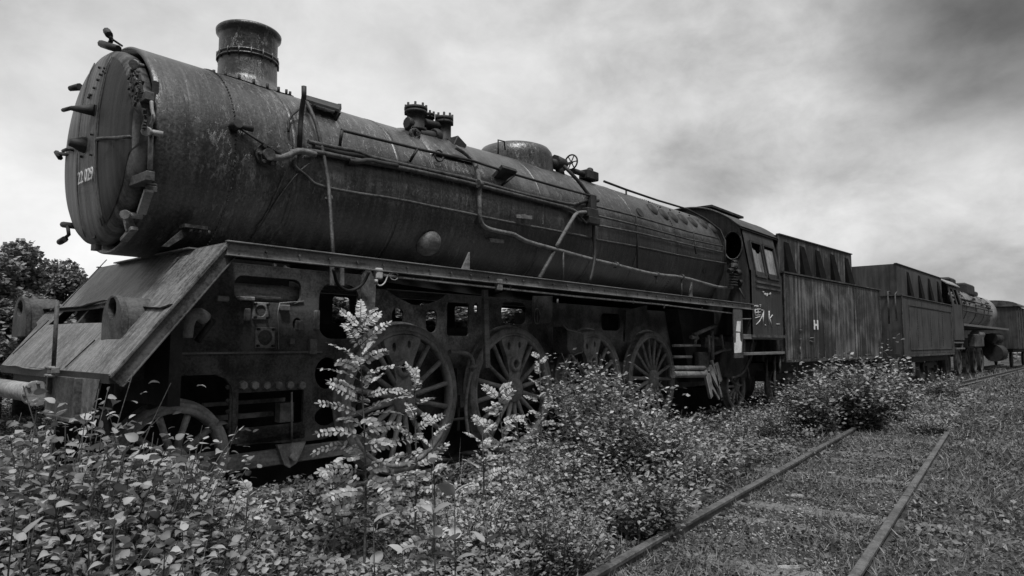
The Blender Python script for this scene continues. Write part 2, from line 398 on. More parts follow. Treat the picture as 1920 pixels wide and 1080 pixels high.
# seams
q = MB()
for p in ((440, 310), (1270, 470)): 
    x = ONB(*p)[0]
    for k in range(70):
        a = -1.35+2.9*k/69; c = on_angle(x, a, .003); q.lathe([(0, .008), (.011, .004), (.013, 0)], (0, 0, 0), 'z', 5) if False else q.box(c, (.014, .014, .014))
q.build('rivet_row', 'boiler', boiler)
# smokebox door, dished
d = MB(); DP = [(.0, -3.20), (.2, -3.197), (.45, -3.18), (.68, -3.145), (.80, -3.115), (.865, -3.085), (.90, -3.05), (.91, -3.0), (.90, -2.93), (.87, -2.93)]
d.lathe(DP, (0, 0, ZC), 'x', 96)
door = d.build('smokebox_door', 'door', LOC)
def DX(y, z):
    r = hypot(y, z-ZC)
    for (ra, xa), (rb, xb_) in zip(DP, DP[1:]):
        if r <= rb: return xa+(xb_-xa)*(r-ra)/(rb-ra)
    return -3.0
def OND(px, py, off=0):
    x = -3.15
    for _ in range(8): p = AX(px, py, x); x = DX(p[1], p[2])-off
    return AX(px, py, x)
def dpart(name, m, mt='dark', bevel=0): return m.build(name, mt, door, bevel=bevel)
# upright sheet over the middle of the door
ya, yb = OND(186, 250)[1], OND(250, 250)[1]; vs = []; zs_ = np.linspace(-1, 1, 25)
for q_ in zs_:
    for y_ in np.linspace(ya, yb, 7): z_ = q_*sqrt(max(.85**2-y_*y_, .01)); vs.append((DX(y_, ZC+z_)-.010, y_, ZC+z_))
m = MB(); m.add(vs, [(i*7+j, i*7+j+1, (i+1)*7+j+1, (i+1)*7+j) for i in range(24) for j in range(6)], True); m.build('door_plate', 'doorplate', door)
for yy in (OND(150, 250)[1], OND(182, 250)[1], yb, ya):
    m = MB(); P_ = [(DX(yy, ZC+z_)-.012, yy, ZC+z_) for z_ in np.linspace(-1, 1, 20)*sqrt(max(.84**2-yy*yy, .01))]; m.tube(P_, .006, 4); m.build('plate_seam', 'door', door)
m = MB(); m.tube([OND(182, 262, .0), OND(183, 260, .07), OND(213, 259, .08), OND(243, 256, .07), OND(244, 258, 0)], .016, 8, smoothpath=1); dpart('grab_rail', m, 'pipe')
m = MB(); c = OND(158, 272); m.lathe([(0, -.12), (.035, -.12), (.045, -.08), (.07, -.03), (.08, .03)], c, 'x', 12); dpart('lock_spindle', m)
m = MB(); a = OND(178, 207); m.tube([a, a+np.array([-.16, .10, .0])], [.055, .02], 10); m.tube([a+np.array([-.16, .10, 0]), a+np.array([-.17, .28, .02])], .018, 6); dpart('lamp_bracket', m)
m = MB(); a = OND(150, 163); m.tube([a, a+np.array([-.05, .13, .0])], [.04, .028], 8); dpart('peg', m)
m = MB(); a = AX(145, 283, -3.14); bb = AX(112, 286, -3.18); m.tube([a, AX(128, 279, -3.26), AX(118, 283, -3.2)], .016, 6, smoothpath=1); m.tube([AX(143, 291, -3.15), AX(108, 288, -3.18)], .02, 6); m.tube([AX(106, 286, -3.18), AX(113, 296, -3.18)], .026, 6); dpart('latch_lever', m)
m = MB(); m.tube([AX(142, 424, -3.06), AX(118, 421, -3.10)], .03, 8); m.tube([AX(127, 424, -3.1), AX(129, 440, -3.1), AX(115, 453, -3.12)], .018, 6); m.tube([AX(122, 448, -3.12), AX(112, 454, -3.12)], .03, 8); dpart('crank_handle', m)
m = MB(); m.tube([AX(200, 58, -3.05), AX(205, 66, -3.05)], .034, 8); m.tube([AX(203, 64, -3.05), AX(210, 74, -3.03), AX(203, 86, -3.0)], .02, 6, smoothpath=1); m.tube([AX(190, 82, -3.05), AX(205, 87, -3.04), AX(222, 92, -3.0)], .035, 8); m.tube([AX(211, 74, -3.03), AX(229, 86, -2.9)], .01, 6); dpart('crank_handle', m)
# hinge pieces in the gap at the door's near edge
def obox(px0, py0, px1, py1, x, depth, mt='frame', name='door_clamp', bevel=.006):
    xm, ym = (px0+px1)/2, (py0+py1)/2; z1_ = AX(xm, py0, x)[2]; z0_ = AX(xm, py1, x)[2]; ya = AX(px0, ym, x)[1]; yb = AX(px1, ym, x+depth)[1]; yb = min(yb, ya-.03); m = MB()
    m.box(((x+depth/2), (ya+yb)/2, (z0_+z1_)/2), (abs(depth), abs(ya-yb), z1_-z0_)); return m.build(name, mt, door, bevel=bevel)
obox(243, 322, 291, 340, -3.06, .07, 'frame', 'hinge_strap'); obox(262, 338, 296, 343, -3.0, .10, 'frame', 'hinge_strap'); obox(272, 344, 296, 356, -2.99, .08, 'frame', 'hinge_bracket')
obox(248, 172, 290, 188, -3.05, .07, 'frame', 'hinge_strap'); obox(284, 148, 297, 196, -2.97, .05, 'dark', 'hinge_bracket')
for x0, y0, x1, y1 in ((273, 246, 306, 252), (233, 402, 267, 406), (250, 120, 271, 126)):
    m = MB(); m.tube([AX(x0, y0, -3.05), AX(x1, y1, -2.93)], .026, 8); m.tube([AX(x0, y0, -3.07), AX(x0+4, y0+.3, -3.04)], .04, 8); dpart('door_clamp', m, 'spoke')
m = MB(); m.tube([AX(284, 190, -3.0), AX(285, 205, -3.0), AX(289, 222, -3.0), AX(282, 236, -3.0)], .016, 6, smoothpath=1); dpart('hinge_pin', m, 'spoke')
m = MB(); m.tube([AX(283, 254, -3.0), AX(281, 318, -3.0)], .022, 8); dpart('hinge_pin', m, 'spoke')
m = MB(); m.bar(AX(279, 358, -3.0), AX(265, 400, -2.98), .03, .07, (1, 0, 0)); m.bar(AX(240, 410, -2.99), AX(246, 434, -2.98), .03, .08, (1, 0, 0)); m.bar(AX(252, 428, -2.98), AX(232, 450, -2.98), .03, .06, (1, 0, 0)); dpart('hinge_arm', m, 'spoke')
# blistered, pierced patch near the top edge of the door and small studs
m = MB()
for k in range(60):
    px = random.gauss(256, 6); py = random.gauss(162, 14); p = OND(min(px, 268), py, 0); s_ = random.uniform(.012, .035)
    m.box((p[0]-.004, p[1], p[2]), (.02, s_, s_*1.4), Matrix.Rotation(random.random()*3, 3, 'X'))
for k in range(22):
    p = OND(random.gauss(272, 1.5), random.uniform(205, 245), 0); m.box((p[0]-.004, p[1], p[2]), (.02, .015, .04), Matrix.Rotation(random.random()*3, 3, 'X'))
dpart('corroded_patch', m)
m = MB()
for px, py in ((168, 183), (172, 178), (178, 165), (185, 150), (190, 140), (198, 128), (196, 134), (188, 127), (200, 137), (157, 258), (173, 252), (154, 294), (172, 290), (170, 178)):
    p = OND(px, py, 0); m.lathe([(0, -.02), (.012, -.018), (.014, .01)], p, 'x', 6)
dpart('stud', m)
m = MB(); p = OND(181, 452, 0); m.box((p[0]-.01, p[1], p[2]+.05), (.04, .09, .06)); m.box((p[0]-.0, p[1], p[2]-.06), (.05, .12, .05)); dpart('bottom_lug', m)
def textmesh(s, size, name, mt, parent, xf, extrude=.002, xs=1.0, off=.0):
    cu = bpy.data.curves.new(name, 'FONT'); cu.body = s; cu.size = size; cu.extrude = extrude; cu.align_x = 'CENTER'; cu.align_y = 'CENTER'; cu.offset = off; cu.space_character = 1.05
    t = bpy.data.objects.new('tmp', cu); C.objects.link(t); bpy.context.view_layer.update()
    me = bpy.data.meshes.new_from_object(t.evaluated_get(bpy.context.evaluated_depsgraph_get())); bpy.data.objects.remove(t)
    for v_ in me.vertices: v_.co = xf(Vector((v_.co.x*xs, v_.co.y, v_.co.z)))
    me.materials.clear(); me.materials.append(MT[mt]); o = bpy.data.objects.new(name, me); C.objects.link(o); o.parent = parent; return o
c0 = OND(164.5, 331.5, .0)
w0 = abs(OND(151, 333)[1]-OND(178, 330)[1]); h0 = abs(OND(164, 319)[2]-OND(164, 342)[2])
def tf(p):
    y = c0[1]-p.x; z = c0[2]+p.y; return Vector((DX(y, z)-.022-p.z, y, z))
textmesh('22 029', h0*1.42, 'number_lettering', 'white', door, tf, .002, w0/(h0*1.42*2.75), h0*.02)
# chimney
cx = -1.65; ch = MB()
ch.lathe([(.44, ZC+.86), (.40, ZC+.93), (.325, ZC+1.0), (.31, ZC+1.06), (.305, 4.6), (.305, 4.86), (.312, 4.885), (.338, 4.905), (.342, 4.94), (.33, 4.955), (.27, 4.93), (.265, 4.4)], (cx, 0, 0), 'z', 64)
chim = ch.build('chimney', 'boiler', LOC)
m = MB(); m.lathe([(.30, 4.60), (.325, 4.60), (.325, 4.615), (.312, 4.62), (.312, 4.64), (.325, 4.645), (.325, 4.66), (.30, 4.66)], (cx, 0, 0), 'z', 64); 
for k in range(16): m.tube([(cx+.318*cos(k*pi/8), .318*sin(k*pi/8), 4.58), (cx+.318*cos(k*pi/8), .318*sin(k*pi/8), 4.68)], .010, 6)
m.build('chimney_band', 'boiler', chim)
m = MB()
for k in range(20):
    a = 2*pi*k/20; yy = .43*sin(a); xx = cx+.46*cos(a); zz = ZC+sqrt(max(RB(xx)**2-yy**2, 0)); m.tube([(xx, yy, zz-.01), (xx, yy, zz+.055)], .016, 6)
m.build('base_bolt_ring', 'dark', chim)
m = MB()
for k in range(64):
    pass
vs = []; fs = []
for k in range(49):
    a = 2*pi*k/48
    for r_ in (.29, .50):
        xx = cx+r_*cos(a); yy = r_*sin(a)*.95; vs.append((xx, yy, ZC+sqrt(RB(xx)**2-yy**2)+.012))
fs = [(2*k, 2*k+1, 2*k+3, 2*k+2) for k in range(48)]; m.add(vs, fs, True); m.build('saddle_flange', 'boiler', chim)
# small patch of bolts behind the chimney
# steam dome
dl = AY(926, 285, -.25); dr = AY(1040, 292, -.25); xd = (dl[0]+dr[0])/2+.03; Rd = (dr[0]-dl[0])/2*.80; ztop = AY(980, 264, -.35)[2]
m = MB(); m.lathe([(Rd*1.04, ZC+.75), (Rd*1.0, ztop-.30), (Rd, ztop-.20), (Rd*.97, ztop-.11), (Rd*.89, ztop-.045), (Rd*.75, ztop-.01), (0, ztop+.015)], (xd, 0, 0), 'z', 64)
dome = m.build('steam_dome', 'boiler', LOC)
m = MB(); q0 = AY(934, 277, -.35)
hx = q0[0]; m.tube([(hx, -.35, q0[2]-.12), (hx, -.35, q0[2]+.12), (hx+.14, -.35, q0[2]+.13), (hx+.16, -.35, q0[2]+.0)], .012, 6); m.build('lifting_eye', 'dark', dome)
# valve with a handwheel behind the dome
m = MB(); a = AY(1030, 306, -.45); c_ = AY(1057, 311, -.45); m.tube([a, c_], .085, 12); e = AY(1047, 308, -.45); m.tube([e+np.array([-.12, 0, .02]), e+np.array([.12, 0, 0])], .12, 8); m.tube([e, e+np.array([.0, -.05, -.2])], .07, 8)
valve = m.build('stop_valve', 'dark', LOC)
m = MB(); c = AY(1071, 304, -.45); rw = .125
m.tube([c+np.array([-.02*0, 0, 0])+np.array([0, rw*cos(t), rw*sin(t)]) for t in np.linspace(0, 2*pi, 25)], .014, 6, cap=False)
for t in range(3): m.tube([c+np.array([0, rw*cos(t*pi/3), rw*sin(t*pi/3)]), c-np.array([0, rw*cos(t*pi/3), rw*sin(t*pi/3)])], .01, 6)
m.tube([c_, c+np.array([.04, 0, 0])], .016, 6); m.build('handwheel', 'dark', valve)
# feed valves (cluster on top)
def flanged(m, px, pyt, pyb, y, r, nb=8):
    t = AY(px, pyt, y); bb = AY(px, pyb, y); z0, z1 = bb[2]-.1, t[2]; x = t[0]; H = z1-z0
    m.lathe([(r*.95, z0), (r*.95, z0+H*.12), (r*1.25, z0+H*.13), (r*1.25, z0+H*.2), (r, z0+H*.22), (r, z0+H*.68), (r*1.3, z0+H*.70), (r*1.3, z0+H*.78), (r*1.05, z0+H*.79), (r*1.05, z0+H*.80), (r*1.32, z0+H*.81), (r*1.32, z0+H*.90), (0, z0+H*.90)], (x, y, 0), 'z', 20)
    for k in range(nb):
        a = 2*pi*k/nb; m.tube([(x+r*1.15*cos(a), y+r*1.15*sin(a), z0+H*.66), (x+r*1.15*cos(a), y+r*1.15*sin(a), z1)], .016, 6)
    return x
m = MB(); xA = flanged(m, 780, 197, 240, -.42, .115); m.build('feed_valve', 'dark', LOC)
m = MB(); flanged(m, 833, 215, 262, -.42, .095); m.build('feed_valve', 'dark', LOC)
m = MB(); flanged(m, 804, 210, 238, -.30, .06, 6); m.build('feed_valve', 'dark', LOC)
m = MB(); a = AY(769, 232, -.42); m.tube([a+np.array([.1, 0, 0]), a+np.array([-.06, 0, 0])], .08, 10)
a = AY(785, 252, -.5); c = AY(820, 257, -.5); m.tube([a, c], .07, 10); m.tube([AY(812, 255, -.5), AY(822, 256, -.5)], .1, 10); m.tube([AY(795, 230, -.4), AY(835, 240, -.4)], .06, 8)
g = AY(776, 253, -.62); m.tube([a, g], .05, 10); m.lathe([(.03, 0), (.03, -.03), (.085, -.03), (.085, .0), (.05, .01)], g, 'y', 16)
for t in range(8): m.tube([g+np.array([.068*cos(t*pi/4), -.04, .068*sin(t*pi/4)]), g+np.array([.068*cos(t*pi/4), .01, .068*sin(t*pi/4)])], .012, 5)
m.tube([AY(835, 262, -.45), AY(848, 270, -.55), AY(858, 278, -.65)], .06, 8); m.box(AY(855, 275, -.6), (.2, .16, .2), Matrix.Rotation(.5, 3, 'Y'))
m.tube([AY(840, 262, -.42), AY(862, 266, -.5)], .045, 8)
m.build('feed_valve_pipework', 'dark', LOC, bevel=.01)
# flat saddle casting under the valves
m = MB(); xs = np.linspace(AY(768, 262, -.5)[0], AY(862, 300, -.5)[0], 12)
for a0_, a1_ in ((.55, 1.5),):
    vs = [on_angle(x, a, .03+.05*(k_ in (0, 11))*-1) for k_, x in enumerate(xs) for a in np.linspace(a0_, a1_, 14)]
    m.add(vs, [(i*14+j, i*14+j+1, (i+1)*14+j+1, (i+1)*14+j) for i in range(11) for j in range(13)], True)
m.build('valve_saddle', 'boiler', LOC)

# ---- pipes and rails along the boiler, traced on its surface
def pipe(pts, r, off=.05, name='pipe', m='pipe', sp=1, par=None, n=8, clip=True):
    q = MB(); P = [p if len(p) == 3 and not isinstance(p, tuple) else ONB(p[0], p[1], p[2] if len(p) > 2 else off) for p in pts]
    q.tube(P, r, n, smoothpath=sp); return q.build(name, m, par or LOC)
hr = pipe([(640, 244, .13), (785, 279.6, .13), (887, 302, .13), (966, 327.5, .13), (1040, 349, .13), (1107, 367, .13)], .018, name='handrail', m='dark', sp=0)
for a_, b_ in (((641, 245), (637, 275)), ((782, 280), (769, 302)), ((964, 329), (941, 347))):
    pipe([(a_[0], a_[1], .13), ((a_[0]+b_[0])/2, a_[1]*.6+b_[1]*.4+2, .10), (b_[0], b_[1], 0.0)], .018, name='handrail_bracket', m='dark', par=hr, sp=0)
pipe([(578, 266), (640, 279), (666, 283), (699, 296), (795, 317), (890, 338), (969, 361), (1030, 375), (1073, 384), (1084, 381), (1100, 378)], .024, .05)
pipe([(572, 283), (595, 285), (660, 299), (760, 316), (890, 346), (969, 366), (1040, 384), (1061, 389), (1079, 396), (1090, 407)], .028, .05)
pipe([(588, 275), (640, 288), (680, 292), (720, 302), (760, 309)], .034, .03, m='dark')
pipe([(655, 302), (672, 304), (690, 300), (715, 306), (745, 311)], .03, .06, m='dark')
fl = pipe([(497, 293, .05), (520, 296, .06), (538, 294, .06), (555, 283, .06), (573, 284, .06), (592, 290, .06)], .032, .06, m='lag')
m = MB(); p = ONB(497, 292, 0); nrm = Vector((0, p[1], p[2]-ZC)).normalized()
m.tube([Vector(p), Vector(p)+nrm*.04], .11, 14); m.tube([Vector(p), Vector(p)+nrm*.09], .06, 10)
for t in range(6):
    u_ = Vector((1, 0, 0)); v_ = nrm.cross(u_); c = Vector(p)+(u_*cos(t*pi/3)+v_*sin(t*pi/3))*.085; m.tube([c, c+nrm*.075], .018, 6)
m.build('pipe_flange', 'pipe', fl)
rd = pipe([(447, 239, .06), (530, 293, .07)], .013, .06, sp=0, m='dark')
m = MB(); p = Vector(ONB(437, 239, 0)); nrm = Vector((0, p[1], p[2]-ZC)).normalized(); m.tube([p, p+nrm*.1], .045, 10); m.tube([p+nrm*.06, p+nrm*.06+Vector((.16, 0, .0))], .03, 8); m.build('rod_bracket', 'dark', rd)
pipe([(550, 300), (552, 311), (561, 320), (572, 327), (585, 341), (598, 348), (647, 359), (747, 373.6), (820, 389), (893, 403), (905, 407), (1000, 425), (1107, 445), (1117, 449), (1200, 463), (1293, 482.6), (1361, 494)], .017, .03)
hang = [ONB(575.5, 192, .1), ONB(585, 212, .10), ONB(595, 237.5, .08), ONB(611, 312, .06), ONB(616, 345, .10), AY(617.7, 370, -1.12), AY(621, 420, -1.22), AY(624.5, 476, -1.3)]
pipe([list(h) for h in hang], .02, m='pipe') if False else MB().tube(hang, .02, 8, smoothpath=1).build('pipe', 'pipe', LOC)
MB().tube([ONB(616, 369, .1), ONB(619, 377, .1)], .04, 8).build('pipe_union', 'pipe', LOC)
post = [ONB(561.6, 275, .05), ONB(563, 240, .10), ONB(566, 205, .16), ONB(570, 180, .3)]
zt = AY(570, 162, post[-1][1]); post.append(zt)
MB().tube(post, .028, 6).build('bracket_post', 'dark', LOC)
pipe([(541, 247, .04), (541, 222, .05), (560, 205, .08)], .012, sp=1, m='dark')
pipe([(561, 275, .05), (575, 283, .05), (590, 296, .05), (588, 300, .04), (560, 322, .03), (530, 360, .02), (500, 405, .02), (470, 452, .02)], .009, m='pipe')
pipe([(536, 320, .03), (520, 360, .02), (495, 410, .02), (480, 430, .02)], .008, m='pipe')
# jutting platform plate
m = MB(); a = ONB(572, 177, .06); B = [ONB(572, 177, .08), ONB(638, 197, .08), ONB(634, 216, .16), ONB(576, 205, .16)]
yo = -.62
q1, q2 = Vector(AY(574, 178, -.45)), Vector(AY(637, 196, -.45)); q3, q4 = Vector(AY(636, 205, -.80)), Vector(AY(574, 186, -.80))
m.add([q1, q2, q3, q4]+[p_-Vector((0, 0, .03)) for p_ in (q1, q2, q3, q4)], [(0, 1, 2, 3), (4, 7, 6, 5), (0, 4, 5, 1), (1, 5, 6, 2), (2, 6, 7, 3), (3, 7, 4, 0)])
m.bar(q2+Vector((0, 0, -.02)), Vector(ONB(628, 222, 0)), .04, .06); m.bar(q3+Vector((0, 0, -.03)), Vector(ONB(628, 224, 0)), .03, .04); m.bar(q4+Vector((.1, 0, -.03)), Vector(ONB(585, 212, 0)), .03, .04)
m.build('step_plate', 'dark', LOC)
# lagged pipe running down and back to the cab
T1 = [(853, 275, .12), (874, 288, .08), (888, 302, .07), (896, 325, .06), (899, 345, .06), (899, 375, .06), (899, 404, .06), (903, 420, .06), (914, 429, .06), (940, 435, .06), (963, 439, .07), (974, 446, .07), (990.6, 454, .08), (1042.6, 468, .10), (1107, 486, .12), (1155.6, 497, .12), (1200, 508.5, .12), (1231, 515, .12), (1278, 519, .12), (1332, 534.5, .12), (1350, 539, .12), (1386.7, 540, .12)]
t1 = pipe(T1, .029, m='lag')
for px, py in ((899, 345), (1155, 497), (1231, 515), (1278, 519)):
    p = Vector(ONB(px, py, .1)); MB().tube([p-Vector((.03, 0, 0)), p+Vector((.03, 0, 0))], .055, 8).build('pipe_clamp', 'pipe', t1)
pipe([(1100, 398), (1090, 398), (1080, 400), (1072, 413), (1060, 433), (1042.6, 463.5)], .028, .09, m='lag')
MB().tube([ONB(1040, 468, .08), AY(1033, 483, -1.1), AY(1011, 522, -1.2)], .03, 8).build('pipe', 'pipe', LOC)
for px, p0, p1 in ((1056, 468, 527), (1231, 516, 532), (1278, 521, 552)):
    a = ONB(px, p0, .1); e = AY(px, p1, a[1]-.02); MB().tube([a, e], .016, 6).build('support_rod', 'pipe', LOC)
pipe([(1058, 312, .15), (1066, 320, .14), (1085, 340, .10), (1100.6, 361, .06), (1108, 370, .06)], .03, m='dark')
V = [ONB(1111, 370, .06), ONB(1113, 400, .06), ONB(1113, 443.6, .06), ONB(1116, 471, .10), AY(1113, 500, -1.18), AY(1106, 527, -1.25)]
MB().tube(V, .026, 8, smoothpath=1).build('pipe', 'dark', LOC)
m = MB()
for px0, py0, px1, py1 in ((1104, 368, 1113, 392), (1098, 392, 1116, 408), (1101, 408, 1119, 421)):
    a = ONB((px0+px1)/2, (py0+py1)/2, .08); dz = abs(ONB(px0, py0, .05)[2]-ONB(px0, py1, .05)[2]); m.box(a, ((px1-px0)*.016, .12, dz))
m.tube([ONB(1100, 378, .06), ONB(1122, 376, .07)], .03, 8); m.tube([ONB(1085, 381, .06), ONB(1110, 371, .08)], .03, 8); m.tube([ONB(1085, 403, .05), ONB(1098, 418, .07), ONB(1110, 416, .07)], .018, 6)
m.build('control_valve', 'dark', LOC, bevel=.01)
rails = []
for P in ([(1117, 386.7), (1189.6, 404.8), (1293, 434.6), (1348, 447.6)], [(1122, 405), (1197, 423), (1293, 449), (1355.6, 462)], [(1122, 423), (1197, 437), (1304, 462), (1355.6, 473.5)]):
    rails.append(pipe(P, .018, .08, name='pipe', m='pipe', sp=0))
for P in ([(1192, 403, .09), (1195, 440, .09), (1195, 475, .07), (1195, 507, .06)], [(1300, 434, .09), (1303, 463, .09), (1305, 476, .06)]):
    pipe(P, .016, .07, name='pipe_clamp_strip', m='dark', par=rails[0])
th = [(1132.6, 340), (1174, 355.6), (1231, 375), (1288, 392), (1322, 410), (1350, 431), (1359.5, 451.5), (1359.5, 490)]
TH = [AY(px, py, -.55) for px, py in th[:3]]+[AY(1288, 392, -.62), AY(1322, 410, -.78), AY(1350, 431, -.95), AY(1359.5, 451.5, -1.08), AY(1359.5, 492, -1.12)]
tr = MB().tube(TH, .022, 8).build('handrail', 'dark', LOC)
for px, py in ((1174, 355.6),): a = AY(px, py, -.55); MB().tube([a, a-np.array([0, 0, .16])], .016, 6).build('handrail_bracket', 'dark', tr)
m = MB(); a = AY(1104, 330, -.45)
m.box(a, (.35, .2, .16)); m.tube([a-np.array([.5, 0, .0]), a], .05, 8); m.tube([a, a+np.array([.05, 0, .14])], .06, 8); m.build('safety_valve', 'dark', LOC, bevel=.015)
# washout plugs: bossed ovals and one open hole
for i, (px, py) in enumerate(((1223, 392), (1244, 402), (1262, 407), (1280, 411), (1298.5, 416.5), (1317, 420), (1335, 428))):
    p = Vector(ONB(px, py, 0)); nrm = Vector((0, p[1], p[2]-ZC)).normalized(); v_ = nrm.cross(Vector((1, 0, 0)))
    vs = [p+Vector((1, 0, 0))*.12*k_*cos(t)+v_*.15*k_*sin(t)+nrm*h for k_, h in ((1, .002), (.8, .035), (.45, .04)) for t in np.linspace(0, 2*pi, 17)[:-1]]
    m = MB(); m.add(vs, [(r_*16+j, r_*16+(j+1) % 16, (r_+1)*16+(j+1) % 16, (r_+1)*16+j) for r_ in (0, 1) for j in range(16)]+[tuple(range(32, 48))], True)
    m.tube([p+nrm*.03+v_*.16, p+nrm*.05+v_*.16], .02, 6); m.build('washout_plug', 'dark', boiler)
for px, py, r_, mt in ((1200, 399, .10, 'dark'), (1321, 507, .07, 'dark')):
    p = Vector(ONB(px, py, 0)); nrm = Vector((0, p[1], p[2]-ZC)).normalized(); MB().tube([p, p+nrm*.012], r_, 16).build('hole_cover', mt, boiler)
# round bulge low on the barrel, small bright brackets
p = Vector(ONB(803, 456, 0)); m = MB(); nrm = Vector((0, p[1], p[2]-ZC)).normalized(); u_ = Vector((1, 0, 0)); v_ = nrm.cross(u_)
vs = []; 
for i in range(7):
    ph = pi/2*i/6
    for t in range(20): vs.append(p+(u_*cos(t*pi/10)+v_*sin(t*pi/10))*.17*cos(ph)+nrm*.13*sin(ph))
m.add(vs, [(i*20+t, i*20+(t+1) % 20, (i+1)*20+(t+1) % 20, (i+1)*20+t) for i in range(6) for t in range(20)], True); m.build('inspection_boss', 'beam', boiler)
for pts in (((968, 405), (985, 405), (997, 408)), ((918, 450), (932, 451), (944, 453))):
    m = MB(); P = [Vector(ONB(*q_, .06)) for q_ in pts]; m.bar(P[0], P[2], .02, .05); m.bar(P[1]-Vector((0, -.1, 0)), P[1], .05, .05); m.build('bracket', 'shiny' if False else 'lag', boiler)
m = MB(); p = ONB(946, 326, .08); m.box(p, (.3, .22, .05), Matrix.Rotation(-.6, 3, 'X')); m.build('bracket', 'dark', boiler)
m = MB(); p = Vector(ONB(820, 293, .05)); m.tube([p+Vector((.07*cos(t), -.03, .07*sin(t))) for t in np.linspace(0, 2*pi, 15)], .012, 5); m.build('lifting_ring', 'dark', boiler)

# ---- smokebox support, running plate, apron
ZP = 2.365; YE = -1.5
m = MB()
for sy in (-1, 1):
    m.box((3.33, sy*1.19, ZP), (11.7, .60, .012))
m.box((-2.35, 0, ZP), (.5, 1.78, .012))
rp = m.build('running_plate', 'beam', LOC)
for sy in (-1, 1):
    m = MB(); y = sy*1.5
    m.box((3.3, y, ZP+.004), (11.72, .05, .012)); m.box((3.3, y-sy*.012, ZP-.055), (11.7, .012, .105)); m.box((3.3, y, ZP-.112), (11.72, .05, .012))
    m.build('edge_beam', 'beam', rp, bevel=.003)
m = MB()
for x in np.arange(-2.2, 9, .32): m.tube([(x, YE+.01, ZP-.05), (x, YE-.016, ZP-.05)], .011, 6)
m.build('rivet_row', 'frame', rp)
# apron plane
A0 = np.array([-3.375, 0, 1.30]); A1 = np.array([-2.54, 0, 2.36]); AD = (A1-A0); AL = np.linalg.norm(AD); AD /= AL; AN = np.array([-AD[2], 0, AD[0]])
def OA(px, py, off=0): 
    p = APL(px, py, A0+AN*off, AN); return p
def uv(px, py): p = OA(px, py); return (p[1], np.dot(p-A0, AD))
hole = [uv(62, 586), uv(120, 584), uv(170, 579), uv(196, 576), uv(198, 605), uv(150, 606), uv(70, 610)]
def PA(u, v, w_): return tuple(A0+AD*v+np.array([0, u, 0])-AN*w_+AN*.02*sin(u*2.1)*(v < .3)*(.3-v)/.3)
m = MB()
# outline subdivided along the edges so the sheet can sag a little
ol = [(-1.5, -.02)]+[(-1.5+3*k/10, -.02+.012*sin(k*1.7)) for k in range(1, 10)]+[(1.5, 0), (1.5, AL), (-1.5, AL)]
m.plate(ol, [hole], PA, .012)
apron = m.build('front_apron', 'apron', LOC)
m = MB()
lip = [OA(px, py, o_) for px, py, o_ in ((20, 584, .035), (60, 580, .045), (110, 577, .05), (150, 574, .05), (168, 568, .06), (195, 562, .06), (235, 567, .04), (262, 574, .03), (300, 576, .03), (318, 570, .02))]
vs = []
for q_ in lip: vs += [q_, q_+AD*.05-AN*.05, q_-AN*.012, q_+AD*.045-AN*.055]
m.add(vs, [(i*4+a, i*4+b, i*4+4+b, i*4+4+a) for i in range(len(lip)-1) for a, b in ((0, 1), (2, 0), (1, 3), (3, 2))]); m.build('sheet_lip', 'apron', apron)
m = MB()   # seams between the three sheets
for a_, b_ in (((200, 487), (118, 573)), ((92, 600), (24, 664)), ((178, 637), (122, 689))):
    m.bar(OA(*a_, .0035), OA(*b_, .0035), .012, .008, AN)
m.build('sheet_seam', 'dark', apron)
for sy in (-1, 1):
    m = MB(); y = sy*1.47
    e0 = A0+np.array([0, y, 0])-AN*.012; e1 = A1+np.array([0, y, 0])-AN*.012
    m.bar(e0-AN*.005-AD*.03, e1-AN*.005, .06, .012, AN); m.bar(e0-AN*.06-AD*.03, e1-AN*.06, .014, .10, AN); m.bar(e0-AN*.112-AD*.03, e1-AN*.112, .06, .012, AN)
    m.build('apron_side_beam', 'frame', apron, bevel=.003)
# hooded brackets through the apron
def hood(x0, x1, ytop, yhole, ybot, pend):
    c = OA((x0+x1)/2, ybot); X0 = c[0]; a = AX(x0, yhole, X0); b_ = AX(x1, yhole, X0); yc = (a[1]+b_[1])/2; hw = abs(a[1]-b_[1])/2
    zt = AX((x0+x1)/2, ytop, X0)[2]; zb = AX((x0+x1)/2, ybot, X0)[2]-.03; zc = zt-hw
    ol = [(hw*cos(t), zc+hw*sin(t)) for t in np.linspace(0, pi, 17)]+[(-hw, zb), (hw, zb)]
    zh = AX((x0+x1)/2, yhole, X0)[2]
    m = MB(); m.plate(ol, [circ2(0, zh, hw*.42, .085, 16)], lambda u, v, w_: (X0+w_-.0, yc+u, v), .05)
    o = m.build('hooded_bracket', 'frame', apron, bevel=.004)
    # half round hood behind the face plate
    pe = OA(*pend); L_ = pe[0]-X0
    vs = []; n = 17
    for t in np.linspace(0, pi, n):
        y_ = hw*.93*cos(t); z_ = zc+hw*.93*sin(t); xe = A0[0]+(z_-A0[2])*(A1[0]-A0[0])/(A1[2]-A0[2]); vs += [(X0+.05, yc+y_, z_), (max(xe, X0+.06)+.03, yc+y_, z_)]
    fs = [(2*i, 2*i+1, 2*i+3, 2*i+2) for i in range(n-1)]
    vs += [(X0+.05, yc+hw*.93, zb), (X0+.05, yc-hw*.93, zb)]; k_ = len(vs)-2
    xz = A0[0]+(zc-A0[2])*(A1[0]-A0[0])/(A1[2]-A0[2])
    fs += [(0, 1, k_), (2*n-2, k_+1, 2*n-1)]
    MB().add(vs, fs, True).build('hood_shell', 'frame', o)
hood(192, 229, 553, 578, 636, (263, 575)); hood(25, 50, 556, 578, 626, (101, 558))
m = MB(); a = AX(100, 694, -3.43); t_ = AX(115, 565, -3.43); m.tube([a, (a[0], a[1], t_[2])], .017, 8)
